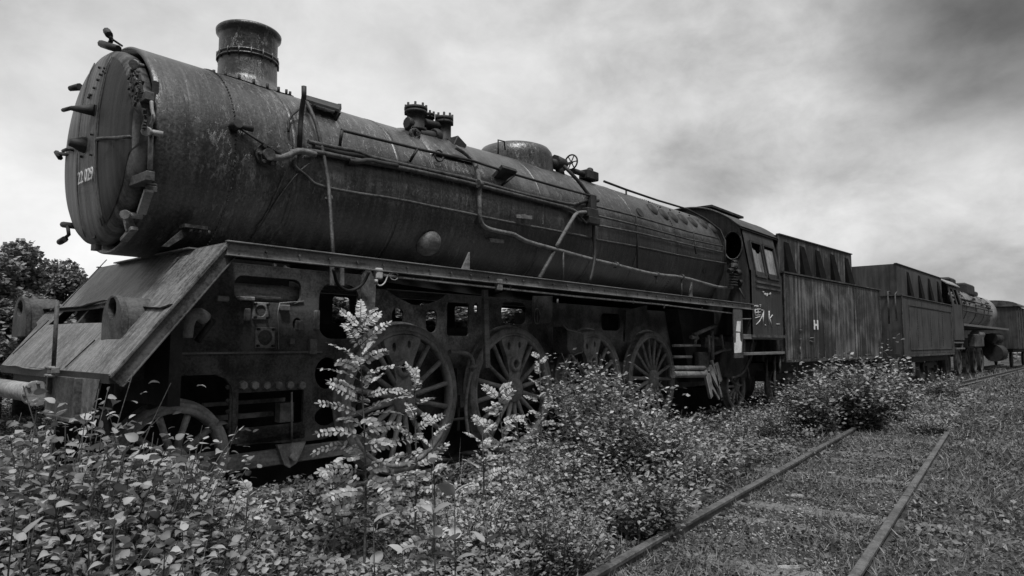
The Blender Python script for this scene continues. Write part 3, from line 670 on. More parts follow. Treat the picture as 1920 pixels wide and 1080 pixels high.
m.build('marker_rod', 'frame', apron)
m = MB(); m.box((a[0], a[1], a[2]-.0), (.06, .13, .05)); 
for sy in (-1, 1): m.tube([(a[0]-.05, a[1]+sy*.042, a[2]-.045), (a[0], a[1]+sy*.042, a[2]-.045)], .016, 6); m.tube([(a[0]-.05, a[1]+sy*.042, a[2]+.02), (a[0], a[1]+sy*.042, a[2]+.02)], .016, 6)
m.build('rod_clamp', 'spoke', apron, bevel=.004)
# buffer beam parts under the apron
m = MB(); m.box((-3.36, 0, 1.26), (.05, 2.95, .07)); m.box((-3.30, 0, 1.13), (.03, 2.6, .26)); m.build('buffer_beam', 'dark', LOC)
m = MB(); y0 = AX(98, 740, -3.40)[1]; y1 = AX(149, 740, -3.40)[1]; zt = AX(120, 706, -3.4)[2]; zb = AX(120, 784, -3.4)[2]
m.box((-3.39, (y0+y1)/2, (zt+zb)/2), (.04, abs(y0-y1), zt-zb)); m.box((-3.41, y0, (zt+zb)/2), (.07, .03, zt-zb)); m.box((-3.41, y1, (zt+zb)/2), (.06, .03, zt-zb)); m.box((-3.40, (y0+y1)/2, zb), (.08, abs(y0-y1), .03))
m.build('buffer_mount', 'frame', LOC, bevel=.004)
m = MB(); gx0 = AX(152, 704, -3.38); g = [(gx0[1], 1.25), (AX(190, 708, -3.38)[1], 1.25), (AX(172, 770, -3.38)[1], .93), (AX(153, 785, -3.38)[1], .90)]
m.plate(g, [], lambda u, v, w_: (-3.39+w_, u, v), .02); m.build('gusset_plate', 'beam', LOC)
m = MB(); zc = AX(40, 733, -3.42)[2]; m.tube([(-3.42, .12, zc), (-3.42, 1.45, zc)], .085, 24); m.tube([(-3.42, .08, zc), (-3.42, .13, zc)], .11, 20)
for t in range(8): m.tube([(-3.42+.095*cos(t*pi/4), .06, zc+.095*sin(t*pi/4)), (-3.42+.095*cos(t*pi/4), .15, zc+.095*sin(t*pi/4))], .014, 6)
m.build('air_cylinder', 'tank', LOC)
# smokebox saddle feet
m = MB(); a = AY(340, 424, -.8); b_ = AY(382, 428, -.8); m.box(((a[0]+b_[0])/2, -.82, a[2]), (abs(a[0]-b_[0]), .12, .03)); m.plate([(a[0]+.04, a[2]), (b_[0]-.05, a[2]), (b_[0]-.3, ZP), (a[0]-.15, ZP)], [], lambda u, v, w_: (u, -.80+w_, v), .03)
for k in range(3): m.tube([(a[0]+.06+k*.08, -.86, a[2]-.02), (a[0]+.06+k*.08, -.86, a[2]-.05)], .016, 6)
m.build('smokebox_bracket', 'frame', LOC)
m = MB(); m.box((-1.95, 0, 2.05), (1.1, 1.1, .6)); m.box((-2.78, 0, 1.45), (.1, 2.3, .9)); m.build('saddle_and_blocking_plate', 'dark', LOC)  # saddle, plus an added dark plate that blacks out the apron opening
for px in (862, 1290):
    a = AY(px, 497 if px < 900 else 545, -1.0); m = MB(); m.plate([(a[0]-.02, ZP), (a[0]+.16, ZP), (a[0]+.16, a[2]+.18)], [], lambda u, v, w_: (u, -1.02+w_, v), .03); m.build('plate_gusset', 'beam', LOC)

# ---- frames
def yp(y, th): return lambda u, v, w_: (u, y+w_, v)
def q2(px, py, y=-.62): p = AY(px, py, y); return (p[0], p[2])
FY = -.62
for side, y, nm in ((-1, FY, 'near'), (1, .58, 'far')):
    th = .04
    holes = [rrect(-2.05, 1.93, -1.32, 2.18, .09), rrect(-1.10, 1.57, -.58, 2.17, .16), rrect(-1.99, .70, -1.26, 1.04, .02),
             circ2(-1.36, 1.72, .05, .065, 14), circ2(-.98, 1.20, .15, .17, 18), circ2(-.98, .74, .14, .10, 16)]
    ol = [(-3.15, 1.52), (-3.25, 1.22), (-3.05, 1.22), (-3.02, 1.10), (-2.93, 1.185), (-2.78, 1.225), (-2.2, 1.225), (-2.10, 1.18), (-2.045, 1.10), (-2.03, 1.0), (-2.02, .56), (-1.3, .50), (-1.0, .50), (-.78, .56), (-.6, .8), (-.5, 1.0), (-.5, 2.30), (-2.55, 2.30), (-2.75, 2.06)]
    if side == 1: 
        fh = lambda x0_, y0_, x1_, y1_, r_=.05: rrect(AY(x0_, y1_, .58)[0], AY(x1_, (y0_+y1_)/2+20, .58)[2]*0+AY((x0_+x1_)/2, y1_, .58)[2], AY(x1_, y0_, .58)[0], AY((x0_+x1_)/2, y0_, .58)[2], r_)
        holes = [rrect(-1.99, .70, -1.26, 1.04, .02)]
    MB().plate(ol, holes, yp(y, th), th*-side*-1 if side == -1 else -th).build('main_frame', 'frame', LOC, bevel=.004)
    y2 = y+.05*(-side)*-1 if side == -1 else y
    y2 = -.56 if side == -1 else .56
    if side == -1:
        lens = [(.02, 2.165), (.25, 2.02), (.45, 2.0), (.7, 2.10), (.85, 2.165)]
        holes = [rrect(-.02, 1.66, .16, 1.95, .085), rrect(.53, 1.66, .72, 1.95, .085), rrect(.90, 1.62, 1.31, 2.06, .04), rrect(1.98, 1.80, 2.55, 2.12, .12), circ2(1.45, 2.0, .04, .08, 10), rrect(2.9, 1.85, 3.2, 2.05, .05), rrect(4.6, 1.75, 5.2, 2.05, .08)]
        top = [(-.5, 2.165), (-.12, 2.165)]+[(a, b_-.0) for a, b_ in ((.05, 2.08), (.3, 2.0), (.5, 2.0), (.75, 2.08), (.9, 2.165))]+[(8.9, 2.165)]
    else:
        holes = [rrect(-.09, 1.78, .18, 2.13, .04), rrect(.29, 1.98, .40, 2.13, .02), rrect(.56, 1.76, .73, 2.11, .03), rrect(.96, 1.88, 1.16, 2.10, .05), rrect(1.42, 1.78, 1.80, 2.12, .06), rrect(2.15, 1.60, 2.50, 2.10, .04), rrect(2.58, 2.02, 2.76, 2.13, .02), rrect(3.2, 1.85, 3.85, 2.12, .06)]
        top = [(-.5, 2.165), (8.9, 2.165)]
    ol = top[::-1]+[(-.5, .62), (8.9, .62)]
    ol = top+[(8.9, .62), (-.5, .62)]
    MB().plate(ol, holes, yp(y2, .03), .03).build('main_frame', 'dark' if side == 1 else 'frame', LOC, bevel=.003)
m = MB()
for x in (-2.6, -.5, 1.7, 3.6, 5.4, 7.2): MB().box((x, 0, 1.35), (.05, 1.08, 1.4 if x > 3 else .8)).build('frame_stretcher', 'dark', LOC)
MB().plate([(-3.2, 1.38), (-3.2, -.1), (11.4, -.1), (11.4, 1.45)], [], lambda u, v, w_: (u, .30+w_, v), .04).build('centre_blocking_plate', 'dark', LOC)  # added dark plate for inner frames, stretched to block bright background under the loco
MB().box((3.9, .5, 2.45), (9.6, .03, .33)).build('far_angle_bar', 'dark', LOC)
MB().box((.55, .58, 2.27), (.5, .03, .14)).build('far_angle_bar', 'dark', LOC)
# raised ribs, ledge and flanges on the near frame
m = MB(); a = AY(335, 661, FY); c = AY(598, 661, FY); z = (a[2]+c[2])/2
m.box(((a[0]+c[0])/2, FY-.03, z), (c[0]-a[0], .07, .02)); m.build('frame_ledge', 'beam', LOC)
m = MB()
for x0, x1, z0, z1 in ((-2.05, -1.96, .56, 1.42), (-1.22, -1.13, .52, 1.42)): m.box(((x0+x1)/2, FY-.015, (z0+z1)/2), (x1-x0, .03, z1-z0))
m.box((-1.6, FY-.015, 1.27), (.72, .03, .24)); m.box((-1.6, FY-.02, .61), (.74, .04, .15)); m.build('frame_doubler', 'frame', LOC, bevel=.005)
m = MB()
for k in range(7): p = AY(452+23*k, 684, FY-.03); m.lathe([(0, .0), (.021, .0), (.022, -.008), (.026, -.008), (.027, .002)], p, 'y', 10)
for py in (698, 726, 752, 772, 800, 820): 
    for px in (423+4, 582): p = AY(px, py, FY-.03); m.lathe([(0, -.002), (.022, -.002), (.024, 0)], p, 'y', 10)
for k in range(6): p = AY(462+21*k, 812, FY-.04); m.lathe([(0, -.002), (.02, -.002), (.022, 0)], p, 'y', 10)
m.build('bolt_hole', 'dark', LOC)
m = MB()
for k in range(6): 
    p = AY(453+22*k, 722, FY-.03); m.lathe([(0, -.05), (.04, -.05), (.045, -.035), (.045, .0)], p, 'y', 6, smooth=False)
rs = random.Random(3)
for k in range(60):
    px = rs.uniform(300, 690); py = rs.uniform(495, 700); p = AY(px, py, FY)
    if -2.05 < p[0] < -1.3 and 1.9 < p[2] < 2.2: continue
    if -1.12 < p[0] < -.55 and 1.5 < p[2] < 2.2: continue
    if p[0] < -2.6 or abs(p[0]+1.36) < .08 or p[0] > -.55: continue
    m.lathe([(0, -.022), (.016, -.022), (.02, 0)], p, 'y', 6, smooth=False)
m.build('frame_bolt', 'spoke', LOC)
for px, py, hw, r_ in ((489, 583, .085, .055), (497, 633, .105, .075)):
    p = AY(px, py, FY-.05); m = MB(); m.plate([(p[0]-hw, p[2]-hw), (p[0]+hw, p[2]-hw), (p[0]+hw, p[2]+hw), (p[0]-hw, p[2]+hw)], [circ2(p[0], p[2], r_, r_, 20)], lambda u, v, w_: (u, FY-.055+w_, v), .055)
    fo = m.build('valve_flange', 'spoke', LOC, bevel=.006)
    m = MB(); 
    for sx in (-1, 1):
        for sz in (-1, 1): m.tube([(p[0]+sx*hw*.78, FY-.055, p[2]+sz*hw*.78), (p[0]+sx*hw*.78, FY-.085, p[2]+sz*hw*.78)], .014, 6)
    m.tube([(p[0], FY-.003, p[2]), (p[0], FY-.0, p[2])], r_, 20); m.build('flange_bolt', 'dark', fo)
m = MB(); 
for px, py, w_, h_ in ((532, 577, .1, .06), (560, 610, .06, .1), (592, 600, .05, .2), (584, 650, .09, .16), (462, 590, .05, .12), (545, 640, .06, .06), (415, 560, .12, .05), (460, 560, .16, .04)):
    p = AY(px, py, FY-.04); MB().box(p, (w_, .09, h_)).build('frame_fitting', 'spoke', LOC, bevel=.008)
m.tube([AY(570, 565, FY-.05), AY(525, 568, FY-.05), AY(521, 585, FY-.05), AY(522, 655, FY-.05)], .007, 6)
m.build('oil_line', 'spoke', LOC)
# air reservoir behind the upper opening
m = MB(); a = AY(430, 550, -.30); c = AY(560, 552, -.30); zr = (a[2]+c[2])/2
m.lathe([(0, -2.55), (.12, -2.52), (.155, -2.45), (.155, -1.5), (.16, -1.495), (.16, -1.47), (.155, -1.465), (.155, -1.3), (.12, -1.2), (0, -1.18)], (0, -.42, 2.03), 'x', 32); m.build('air_reservoir', 'tank', LOC)
m = MB(); 
for (pa, pb, r_) in (((300, 560), (420, 500), .05), ((330, 600), (370, 560), .06), ((370, 640), (400, 600), .03)): m.tube([AY(*pa, -.75), AY(*pb, -.75)], r_, 10)
m.build('front_pipework', 'dark', LOC)
MB().tube([AY(348, 632, -.80), AY(352, 600, -.82), AY(368, 585, -.80), AY(386, 598, -.78)], .06, 10, smoothpath=1).build('bent_casting', 'spoke', LOC)
# low guard beam and its bracket
m = MB(); a = AY(432, 852, FY-.05); c = AY(640, 842, FY-.05); zb = AY(432, 884, FY-.05)[2]
m.bar((a[0]-.4, FY-.07, (a[2]+zb)/2), (c[0]+.6, FY-.07, (a[2]+zb)/2), .05, (a[2]-zb)); gb = m.build('equalising_beam', 'beam', LOC, bevel=.01)
p = AY(545, 850, FY-.12); m = MB(); m.plate([(p[0]-.16, p[2]+.10), (p[0]+.16, p[2]+.10), (p[0]+.06, p[2]-.1), (p[0]-.02, p[2]-.14), (p[0]-.08, p[2]-.1)], [], lambda u, v, w_: (u, FY-.14+w_, v), .04); m.tube([(p[0], FY-.2, p[2]-.03), (p[0], FY-.1, p[2]-.03)], .035, 8); m.build('hanger_bracket', 'spoke', gb)
m = MB(); p0 = AY(547, 735, FY-.06); p1 = AY(547, 832, FY-.06); m.tube([p0, p1], .012, 6); m.box((-1.35, -.45, .8), (.16, .1, .2)); m.box((-1.7, -.3, .78), (.6, .05, .05)); m.box((-1.6, -.1, .9), (.9, .05, .04)); m.build('brake_rod', 'spoke', LOC)

# ---- hanging pieces below the running plate
m = MB(); m.tube([AY(741, 519, -1.47), (2.6, -1.47, 2.185), (5, -1.47, 2.185), AY(1385, 589, -1.47)], .014, 8)
cond = m.build('conduit', 'shiny', LOC)
m = MB()
for px in (710, 932): pass
a = AY(709, 513, -1.49); m.box(a, (.085, .06, .11)); jb = m.build('junction_box', 'shiny', LOC, bevel=.01)
m = MB(); m.tube([AY(705, 524, -1.5), AY(705, 532, -1.5)], .02, 8); m.tube([AY(705, 531, -1.5), AY(712, 537, -1.5), AY(722, 531, -1.5), AY(726, 518, -1.5), AY(731, 512, -1.5)], .008, 6, smoothpath=2)
m.tube([AY(739+7.5*cos(t), 518+7*sin(t), -1.5) for t in np.linspace(.3, 6, 14)], .006, 6); m.tube([AY(717, 515, -1.49), AY(741, 518, -1.49)], .016, 8); m.build('cable_loop', 'shiny', jb)
m = MB(); a = AY(935, 534, -1.49); m.box(a, (.1, .06, .14)); m.build('junction_box', 'lag', LOC, bevel=.01)
for px, py in ((829, 523), (956, 541), (1045, 566), (1187, 566), (1245, 575), (1316, 580)): a = AY(px, py, -1.47); MB().tube([a+np.array([0, 0, .04]), a-np.array([0, 0, .03])], .016, 6).build('conduit_clip', 'lag', cond)
hp = MB().bar(AY(909, 543, -1.0), AY(913, 690, -1.0), .05, .09).build('hanger_post', 'beam', LOC, bevel=.006)
m = MB(); m.tube([AY(843, 660, -.9), AY(872, 661, -.9), AY(885, 670, -.9), AY(887, 688, -.9)], .03, 10, smoothpath=2); m.tube([AY(887, 684, -.9), AY(887, 692, -.9)], .06, 12); m.tube([AY(887, 690, -.9), AY(877, 720, -.9), AY(872, 770, -.88), AY(878, 815, -.86)], .022, 8, smoothpath=2); m.build('sand_pipe', 'beam', LOC)
a = AY(640, 508, -.9)
MB().tube([AY(625, 505, -.8), AY(632, 535, -.75), AY(655, 548, -.72), AY(680, 535, -.72), AY(692, 510, -.8)], .018, 8, smoothpath=2).build('hose', 'dark', LOC)
m = MB()
for px in (622, 641): m.bar(AY(px, 497, -.68), AY(px, 535, -.68), .02, .05)
m.plate([q2(676, 520, -.66), q2(690, 500, -.66), q2(703, 530, -.66), q2(700, 600, -.66), q2(676, 610, -.66)], [], lambda u, v, w_: (u, -.68+w_, v), .03); m.build('hanger_strap', 'spoke', LOC)
MB().bar(AY(605, 541.5, .45), AY(640, 541.5, .45), .03, .03).build('far_angle_bar', 'lag', LOC)
# sand box by the third wheel
m = MB(); P = [q2(1062, 612, -.98), q2(1088, 622, -.98), q2(1094, 626, -.98), q2(1094, 655, -.98), q2(1088, 664, -.98), q2(1068, 664, -.98), q2(1062, 655, -.98)]
m.plate(P, [], lambda u, v, w_: (u, -1.0+w_, v), .28); m.build('sand_box', 'frame', LOC, bevel=.01)
MB().tube([AY(1056, 610, -1.0), AY(1064, 618, -1.0), AY(1092, 625, -1.0), AY(1095, 640, -1.0), AY(1092, 660, -1.0), AY(1070, 668, -1.0)], .012, 6).build('sand_pipe', 'beam', LOC)
m = MB(); P = [q2(1172, 582, -.9), q2(1212, 572, -.9), q2(1212, 612, -.9), q2(1190, 612, -.9), q2(1184, 642, -.9), q2(1170, 640, -.9)]
m.plate(P, [], lambda u, v, w_: (u, -.92+w_, v), .04); m.build('hanger_plate', 'frame', LOC)
m = MB(); P = [q2(1000, 555, -.75), q2(1035, 555, -.75), q2(1035, 606, -.75), q2(1000, 606, -.75)]; m.plate(P, [], lambda u, v, w_: (u, -.76+w_, v), .03)
m.build('frame_plate', 'frame', LOC)
m = MB(); c = AY(1007, 593, -.78); m.tube([c+np.array([.07*cos(t), 0, .11*sin(t)]) for t in np.linspace(0, 2*pi, 17)], .01, 6); m.tube([c+np.array([0, 0, .1]), c-np.array([0, 0, .1])], .01, 6); m.build('chalk_ring', 'beam', LOC)

# ---- wheels
def wheel(x, R, W, crank, nsp=16, hubr=.16, spoke_r=.028, name='driving_wheel', yo=-.78, phase=0, side=-1):
    """rim, hub and crank web are the wheel mesh; tyre and spokes hang under it"""
    m = MB(); r = R-.075*R/.875
    m.lathe([(r-.05, -.0), (r-.055, .10), (r, .12), (r, 0), (r-.05, 0)], (0, 0, 0), 'y', 64)
    m.lathe([(0, -.055), (hubr*.55, -.055), (hubr*.6, -.04), (hubr, -.03), (hubr*1.05, .0), (hubr*1.05, .12), (0, .12)], (0, 0, 0), 'y', 28)
    m.lathe([(0, -.058), (.03, -.058), (.03, -.07), (0, -.07)], (0, 0, 0), 'y', 10)
    if crank:
        rc = .36*R/.875; ca = crank
        # crank web: from the hub, widening to the rim, pierced by pin hole and two slots
        ol = []
        for a_, rr in ((-1.1, hubr), (-.42, rc*.75), (-.36, rc*1.3), (-.40, r-.10), (-.38, r-.045), (-.19, r-.04), (0, r-.038), (.19, r-.04), (.38, r-.045), (.40, r-.10), (.36, rc*1.3), (.42, rc*.75), (1.1, hubr)):
            ol.append((rr*sin(a_), rr*cos(a_)))
        ol += [(hubr*sin(t), hubr*cos(t)) for t in np.linspace(1.5, 2*pi-1.5, 9)]
        hl = [circ2(0, rc, .055, .07, 16), circ2(-.13, r-.19, .03, .055, 10), circ2(.10, r-.17, .028, .05, 10)]
        if crank < 0: pass
        rot = lambda u, v: (u*cos(ca)-v*sin(ca), u*sin(ca)+v*cos(ca))
        m.plate(ol, hl, lambda u, v, w_: (rot(u, v)[0], w_, rot(u, v)[1]), .07)
        m.lathe([(.11, .0), (.11, -.035), (.058, -.035), (.058, .0)], (rot(0, rc)[0], 0, rot(0, rc)[1]), 'y', 20)
    o = m.build(name, 'spoke', LOC); o.location = (x, yo, R)
    t = MB(); t.lathe([(r, .0), (R-.004, .0), (R, .012), (R+.0, .095), (R+.012, .105), (R+.03, .112), (R+.03, .13), (r, .13)], (0, 0, 0), 'y', 96); t.build('tyre', 'tyre', o)
    for k in range(nsp):
        a = 2*pi*(k+.5)/nsp+phase
        if crank:
            dd = (a+ca+pi) % (2*pi)-pi
            if abs(dd) < .42: continue
        p0 = Vector((hubr*.95*sin(a), .035, hubr*.95*cos(a))); p1 = Vector(((r-.045)*sin(a), .05, (r-.045)*cos(a)))
        s_ = MB(); s_.tube([p0, p0*.5+p1*.5, p1], [spoke_r*1.35, spoke_r*1.05, spoke_r*1.2], 8); s_.build('spoke', 'spoke', o)
    return o
wheel(0, .875, .13, .05); wheel(2, .875, .13, -.03, phase=.03); wheel(4, .875, .13, .08, phase=.1); wheel(6, .875, .13, 0, nsp=18, phase=.05)
wheel(-2.6, .5, .13, 0, nsp=10, hubr=.11, name='leading_wheel')
wheel(10.0, .55, .13, 0, nsp=10, hubr=.12, name='trailing_wheel', yo=-.74)
for x, R in ((0, .875), (2, .875), (4, .875), (6, .875), (-2.6, .5), (10.0, .55)):
    m = MB(); m.lathe([(0, .66), (.2, .66), (R*.9, .7), (R*.93, .64), (R+.03, .64), (R+.03, .66), (R, .68), (R, .77), (0, .77)], (x, 0, R), 'y', 48); m.build('far_wheel', 'tyre', LOC)
    m = MB(); m.tube([(x, -.65, R), (x, .66, R)], .09, 12); m.build('axle', 'dark', LOC)
m = MB()
for px in (868, 880): pass
for x in (1.0, 3.0, 5.0):
    m.box((x, -.66, .95), (.10, .08, .5)); m.box((x+.05, -.72, .78), (.16, .05, .16)); m.tube([(x-.2, -.70, .55), (x+.2, -.70, .55)], .02, 6); m.tube([(x, -.68, 1.2), (x, -.68, .4)], .02, 6); m.build('brake_gear', 'frame', LOC); m = MB()
# ---- mess of rods and struts under the firebox
m = MB()
def rod(p, q, r_, y=-1.05, y2=None): MB().tube([AY(*p, y), AY(*q, y if y2 is None else y2)], r_, 6).build('control_rod', 'spoke', LOC)
def slab(p, q, w_, h_, y=-1.05): MB().bar(AY(*p, y), AY(*q, y), w_, h_).build('hanging_stay', 'spoke', LOC)
for a_, b_, r_ in (((1262, 648), (1312, 648), .03), ((1262, 669), (1296, 669), .03), ((1262, 690), (1320, 690), .05), ((1262, 702), (1320, 702), .07), ((1300, 628), (1342, 610), .04), ((1306, 625), (1302, 648), .035), ((1328, 628), (1330, 660), .03), ((1335, 620), (1336, 674), .04), ((1352, 628), (1356, 656), .03), ((1338, 664), (1360, 655), .03), ((1295, 632), (1308, 634), .04), ((1330, 632), (1345, 634), .03), ((1358, 658), (1370, 655), .02)): rod(a_, b_, r_)
m = MB()
slab((1322, 696), (1333, 745), .05, .12); slab((1330, 690), (1347, 722), .05, .16); slab((1328, 700), (1334, 730), .04, .1); slab((1334, 676), (1352, 745), .05, .07); slab((1332, 720), (1348, 748), .03, .05); slab((1342, 682), (1350, 715), .05, .14)
m = MB()
for px0, py0, px1, py1, y in ((1318, 632, 1330, 652, -1.0), (1336, 632, 1352, 650, -1.0), (1306, 660, 1330, 690, -.95), (1310, 690, 1330, 702, -.98)):
    a = AY(px0, py0, y); c = AY(px1, py1, y); MB().box(((a[0]+c[0])/2, y, (a[2]+c[2])/2), (abs(c[0]-a[0]), .12, abs(a[2]-c[2]))).build('injector_body', 'frame', LOC, bevel=.02)
m = MB(); m.plate([(6.9, 2.2), (8.6, 2.2), (8.6, 1.2), (8.2, .75), (7.4, .75)], [], lambda u, v, w_: (u, -.85+w_, v), 1.7); m.build('ash_pan', 'dark', LOC)
m = MB(); P = [q2(1352, 665, -.95), q2(1362, 640, -.95), q2(1420, 640, -.95), q2(1405, 695, -.95), q2(1375, 708, -.95), q2(1350, 705, -.95)]
m.plate(P, [], lambda u, v, w_: (u, -.95+w_, v), .5); m.build('firebox_bottom', 'frame', LOC, bevel=.02)
m = MB(); m.tube([AY(1410, 640, -1.3), AY(1404, 678, -1.3), AY(1392, 702, -1.2), AY(1370, 710, -1.2)], .03, 8, smoothpath=2); m.tube([AY(1401, 690, -1.2), AY(1405, 712, -1.2)], .025, 6); m.tube([AY(1437, 672, -1.2), AY(1437, 740, -1.2)], .03, 6); m.tube([AY(1452, 668, -1.3), AY(1452, 745, -1.3)], .035, 6); m.tube([AY(1462, 668, -1.4), AY(1462, 700, -1.4)], .03, 6); m.build('drain_pipe', 'frame', LOC)
m = MB(); m.box((10.9, -1.0, .75), (.1, .3, .25)); m.box((10.6, 0, .9), (1.6, 1.8, .3)); m.build('drag_box', 'dark', LOC)

# ---- cab
XC0, XC1 = 8.95, 11.0; ZF = 1.72; ZW = 3.12; ZE = 3.92; YW = -1.5; YI = -1.32
e_ = AY(1390, 428, YI); XC0 = AY(1392, 500, YW)[0]-.0
ZE = e_[2]; XF = e_[0]
m = MB()
def sidepanel(sy):
    def pt(x, z, w_):  # upright below the waist, leaning in above
        y = 1.5 if z <= ZW else 1.5-(z-ZW)/(ZE-ZW)*(1.5+YI)
        return (x, sy*(y-w_), z)
    return pt
w1 = [AY(1405, 453, -1.34), AY(1428, 457, -1.34), AY(1436, 519, -1.48), AY(1416, 517, -1.48)]; w2 = [AY(1432, 460, -1.34), AY(1448, 465, -1.34), AY(1459, 524, -1.48), AY(1439, 521, -1.48)]
wx = [(XF+.30, XF+1.0), (XF+1.08, XF+1.78)]
wx = [(w1[3][0]-.02, w1[2][0]-.04), (w2[3][0]-.0, w2[2][0]-.02)]
ZB1, ZT1 = w1[3][2], w1[0][2]
cabroot = None
for sy in (-1, 1):
    m = MB(); f = sidepanel(sy); x0, x1 = XF, XC1
    zs = [ZF, ZW, ZB1, ZT1, ZE]; xs_ = [x0, wx[0][0], wx[0][1], wx[1][0], wx[1][1], x1]
    for i in range(4):
        for j in range(5):
            if i == 2 and j in (1, 3): continue
            z0, z1 = zs[i], zs[i+1]; a, c = xs_[j], xs_[j+1]
            if z1-z0 < .001: continue
            vs = [f(a, z0, 0), f(c, z0, 0), f(c, z1, 0), f(a, z1, 0)]+[f(a, z0, .03), f(c, z0, .03), f(c, z1, .03), f(a, z1, .03)]
            m.add(vs, [(0, 1, 2, 3), (7, 6, 5, 4), (0, 4, 5, 1), (1, 5, 6, 2), (2, 6, 7, 3), (3, 7, 4, 0)])
    cs = m.build('cab_side', 'cab', LOC)
    if sy == -1: cabroot = cs
    for j, (a, c) in enumerate(wx):
        fr = MB(); 
        for (p, q_) in (((a, ZB1), (c, ZB1)), ((a, ZT1), (c, ZT1)), ((a, ZB1), (a, ZT1)), ((c, ZB1), (c, ZT1))):
            fr.bar(f(p[0], p[1], -.01), f(q_[0], q_[1], -.01), .045, .045)
        wf = fr.build('cab_window', 'cab', cs)
        zh = ZT1 if sy == 1 else ZB1+(ZT1-ZB1)*(.86 if j else .80)
        zlo = ZB1
        if sy == -1:
            gp = MB(); n_ = 9
            top = [(a+(c-a)*k_/n_, zh+(random.uniform(-.12, .10) if j == 0 else .03)) for k_ in range(n_+1)]
            vs = [f(x_, zlo, .012) for x_, _ in top]+[f(x_, z_, .012) for x_, z_ in top]
            gp.add(vs, [(k_, k_+1, n_+2+k_, n_+1+k_) for k_ in range(n_)]); g_ = gp.build('window_pane', 'glass', cs)
    # sill strips below the windows
    sm_ = MB()
    for dz in (.13, .24): sm_.bar(f(x0+.25, ZB1-dz, -.012), f(x1-.1, ZB1-dz, -.012), .03, .045)
    sm_.build('waist_strip', 'frame', cs)
# roof, arched
def roofz(y): return ZE+(4.62-ZE)*(1-(abs(y)/1.36)**2.3)
XR1 = 11.45
ys = np.linspace(-1.36, 1.36, 29); m = MB(); vs = []
for y in ys:
    for x in (XF-.12, XF+.8, XC1, XR1): vs.append((x, y, roofz(y)+.03))
for y in ys:
    for x in (XF-.12, XF+.8, XC1, XR1): vs.append((x, y, roofz(y)-.0))
n = len(ys)*4; fs = [(i*4+j, i*4+j+1, (i+1)*4+j+1, (i+1)*4+j) for i in range(len(ys)-1) for j in range(3)]
fs += [tuple(a+n for a in f_) for f_ in fs]+[(i*4, (i+1)*4, (i+1)*4+n, i*4+n) for i in range(len(ys)-1)]+[(i*4+3, (i+1)*4+3, (i+1)*4+3+n, i*4+3+n) for i in range(len(ys)-1)]+[(j, j+1, j+1+n, j+n) for j in range(3)]
m.add(vs, fs, False); roof = m.build('cab_roof', 'cab', LOC)
m = MB(); m.box((XF+1.2, -.2, 4.69), (1.9, .7, .05)); m.box((XF+1.2, -.2, 4.66), (1.6, .5, .06)); m.build('roof_vent', 'dark', roof)
for y in (-1.345, 1.345): MB().bar((XF-.13, y, ZE+.01), (XR1, y, ZE+.01), .03, .05).build('gutter', 'dark', roof)
for x_ in (XR1, XF-.12): MB().tube([(x_, y, roofz(y)+.015) for y in ys], .022, 6).build('roof_edge', 'frame', roof)
# front wall with round spectacle window, rear wall open
ol = [(-1.5, ZF), (1.5, ZF), (1.5, ZW), (1.32, ZE)]+[(-y, roofz(y)) for y in ys[1:-1]]+[(-1.32, ZE), (-1.5, ZW)]
pw = AX(1376, 452, XF); 
m = MB(); m.plate(ol, [circ2(pw[1]+.02, pw[2]-.1, .20, .30, 20), circ2(-pw[1], pw[2]-.1, .20, .30, 20)], lambda u, v, w_: (XF+w_, u, v), .03); fw = m.build('cab_front', 'cab', LOC)
m = MB(); m.tube([(XF-.02, pw[1]+.02+.21*cos(t), pw[2]-.1+.31*sin(t)) for t in np.linspace(0, 2*pi, 25)], .018, 6); m.build('spectacle_window', 'frame', fw)
pa = AX(1376, 459, XC1-.5); pb = AX(1386, 463, XC1-.5)
m = MB(); m.plate([(-1.02, ZF), (1.3, ZF), (1.3, 3.9), (.9, 4.2), (0, 4.5), (-1.02, 4.15)], [[(pb[1], pb[2]), (pa[1], pb[2]), (pa[1], pa[2]), (pb[1], pa[2])]], lambda u, v, w_: (XC1-.5+w_, u, v), .03); m.box((XF+1, 0, ZF), (XC1-XF, 2.94, .04)); m.build('cab_floor', 'dark', LOC)
# wider shrouding where boiler meets cab and the fittings at that corner
m = MB(); m.lathe([(.86, XBE-.02), (.86, XF-.002)], (0, 0, ZC), 'x', 64); m.build('backhead', 'dark', LOC)
m = MB()
for px, py, s_ in ((1372, 500, .1), (1380, 512, .09), (1366, 508, .07), (1385, 530, .08), (1374, 492, .06)):
    p = AY(px, py, -1.25); m.tube([p, p+np.array([.12, -.03, .02])], s_*.8, 8)
for k in range(5): p = AY(1375, 515+k*5, -1.22); m.box(p, (.18, .14, .03))
m.tube([AY(1386, 540, -1.3), AY(1396, 560, -1.4)], .02, 6); m.build('injector_valve', 'dark', LOC, bevel=.008)
m = MB(); p = AY(1374, 497, -1.3); m.box(p, (.06, .04, .08)); m.build('bright_fitting', 'lag', LOC)
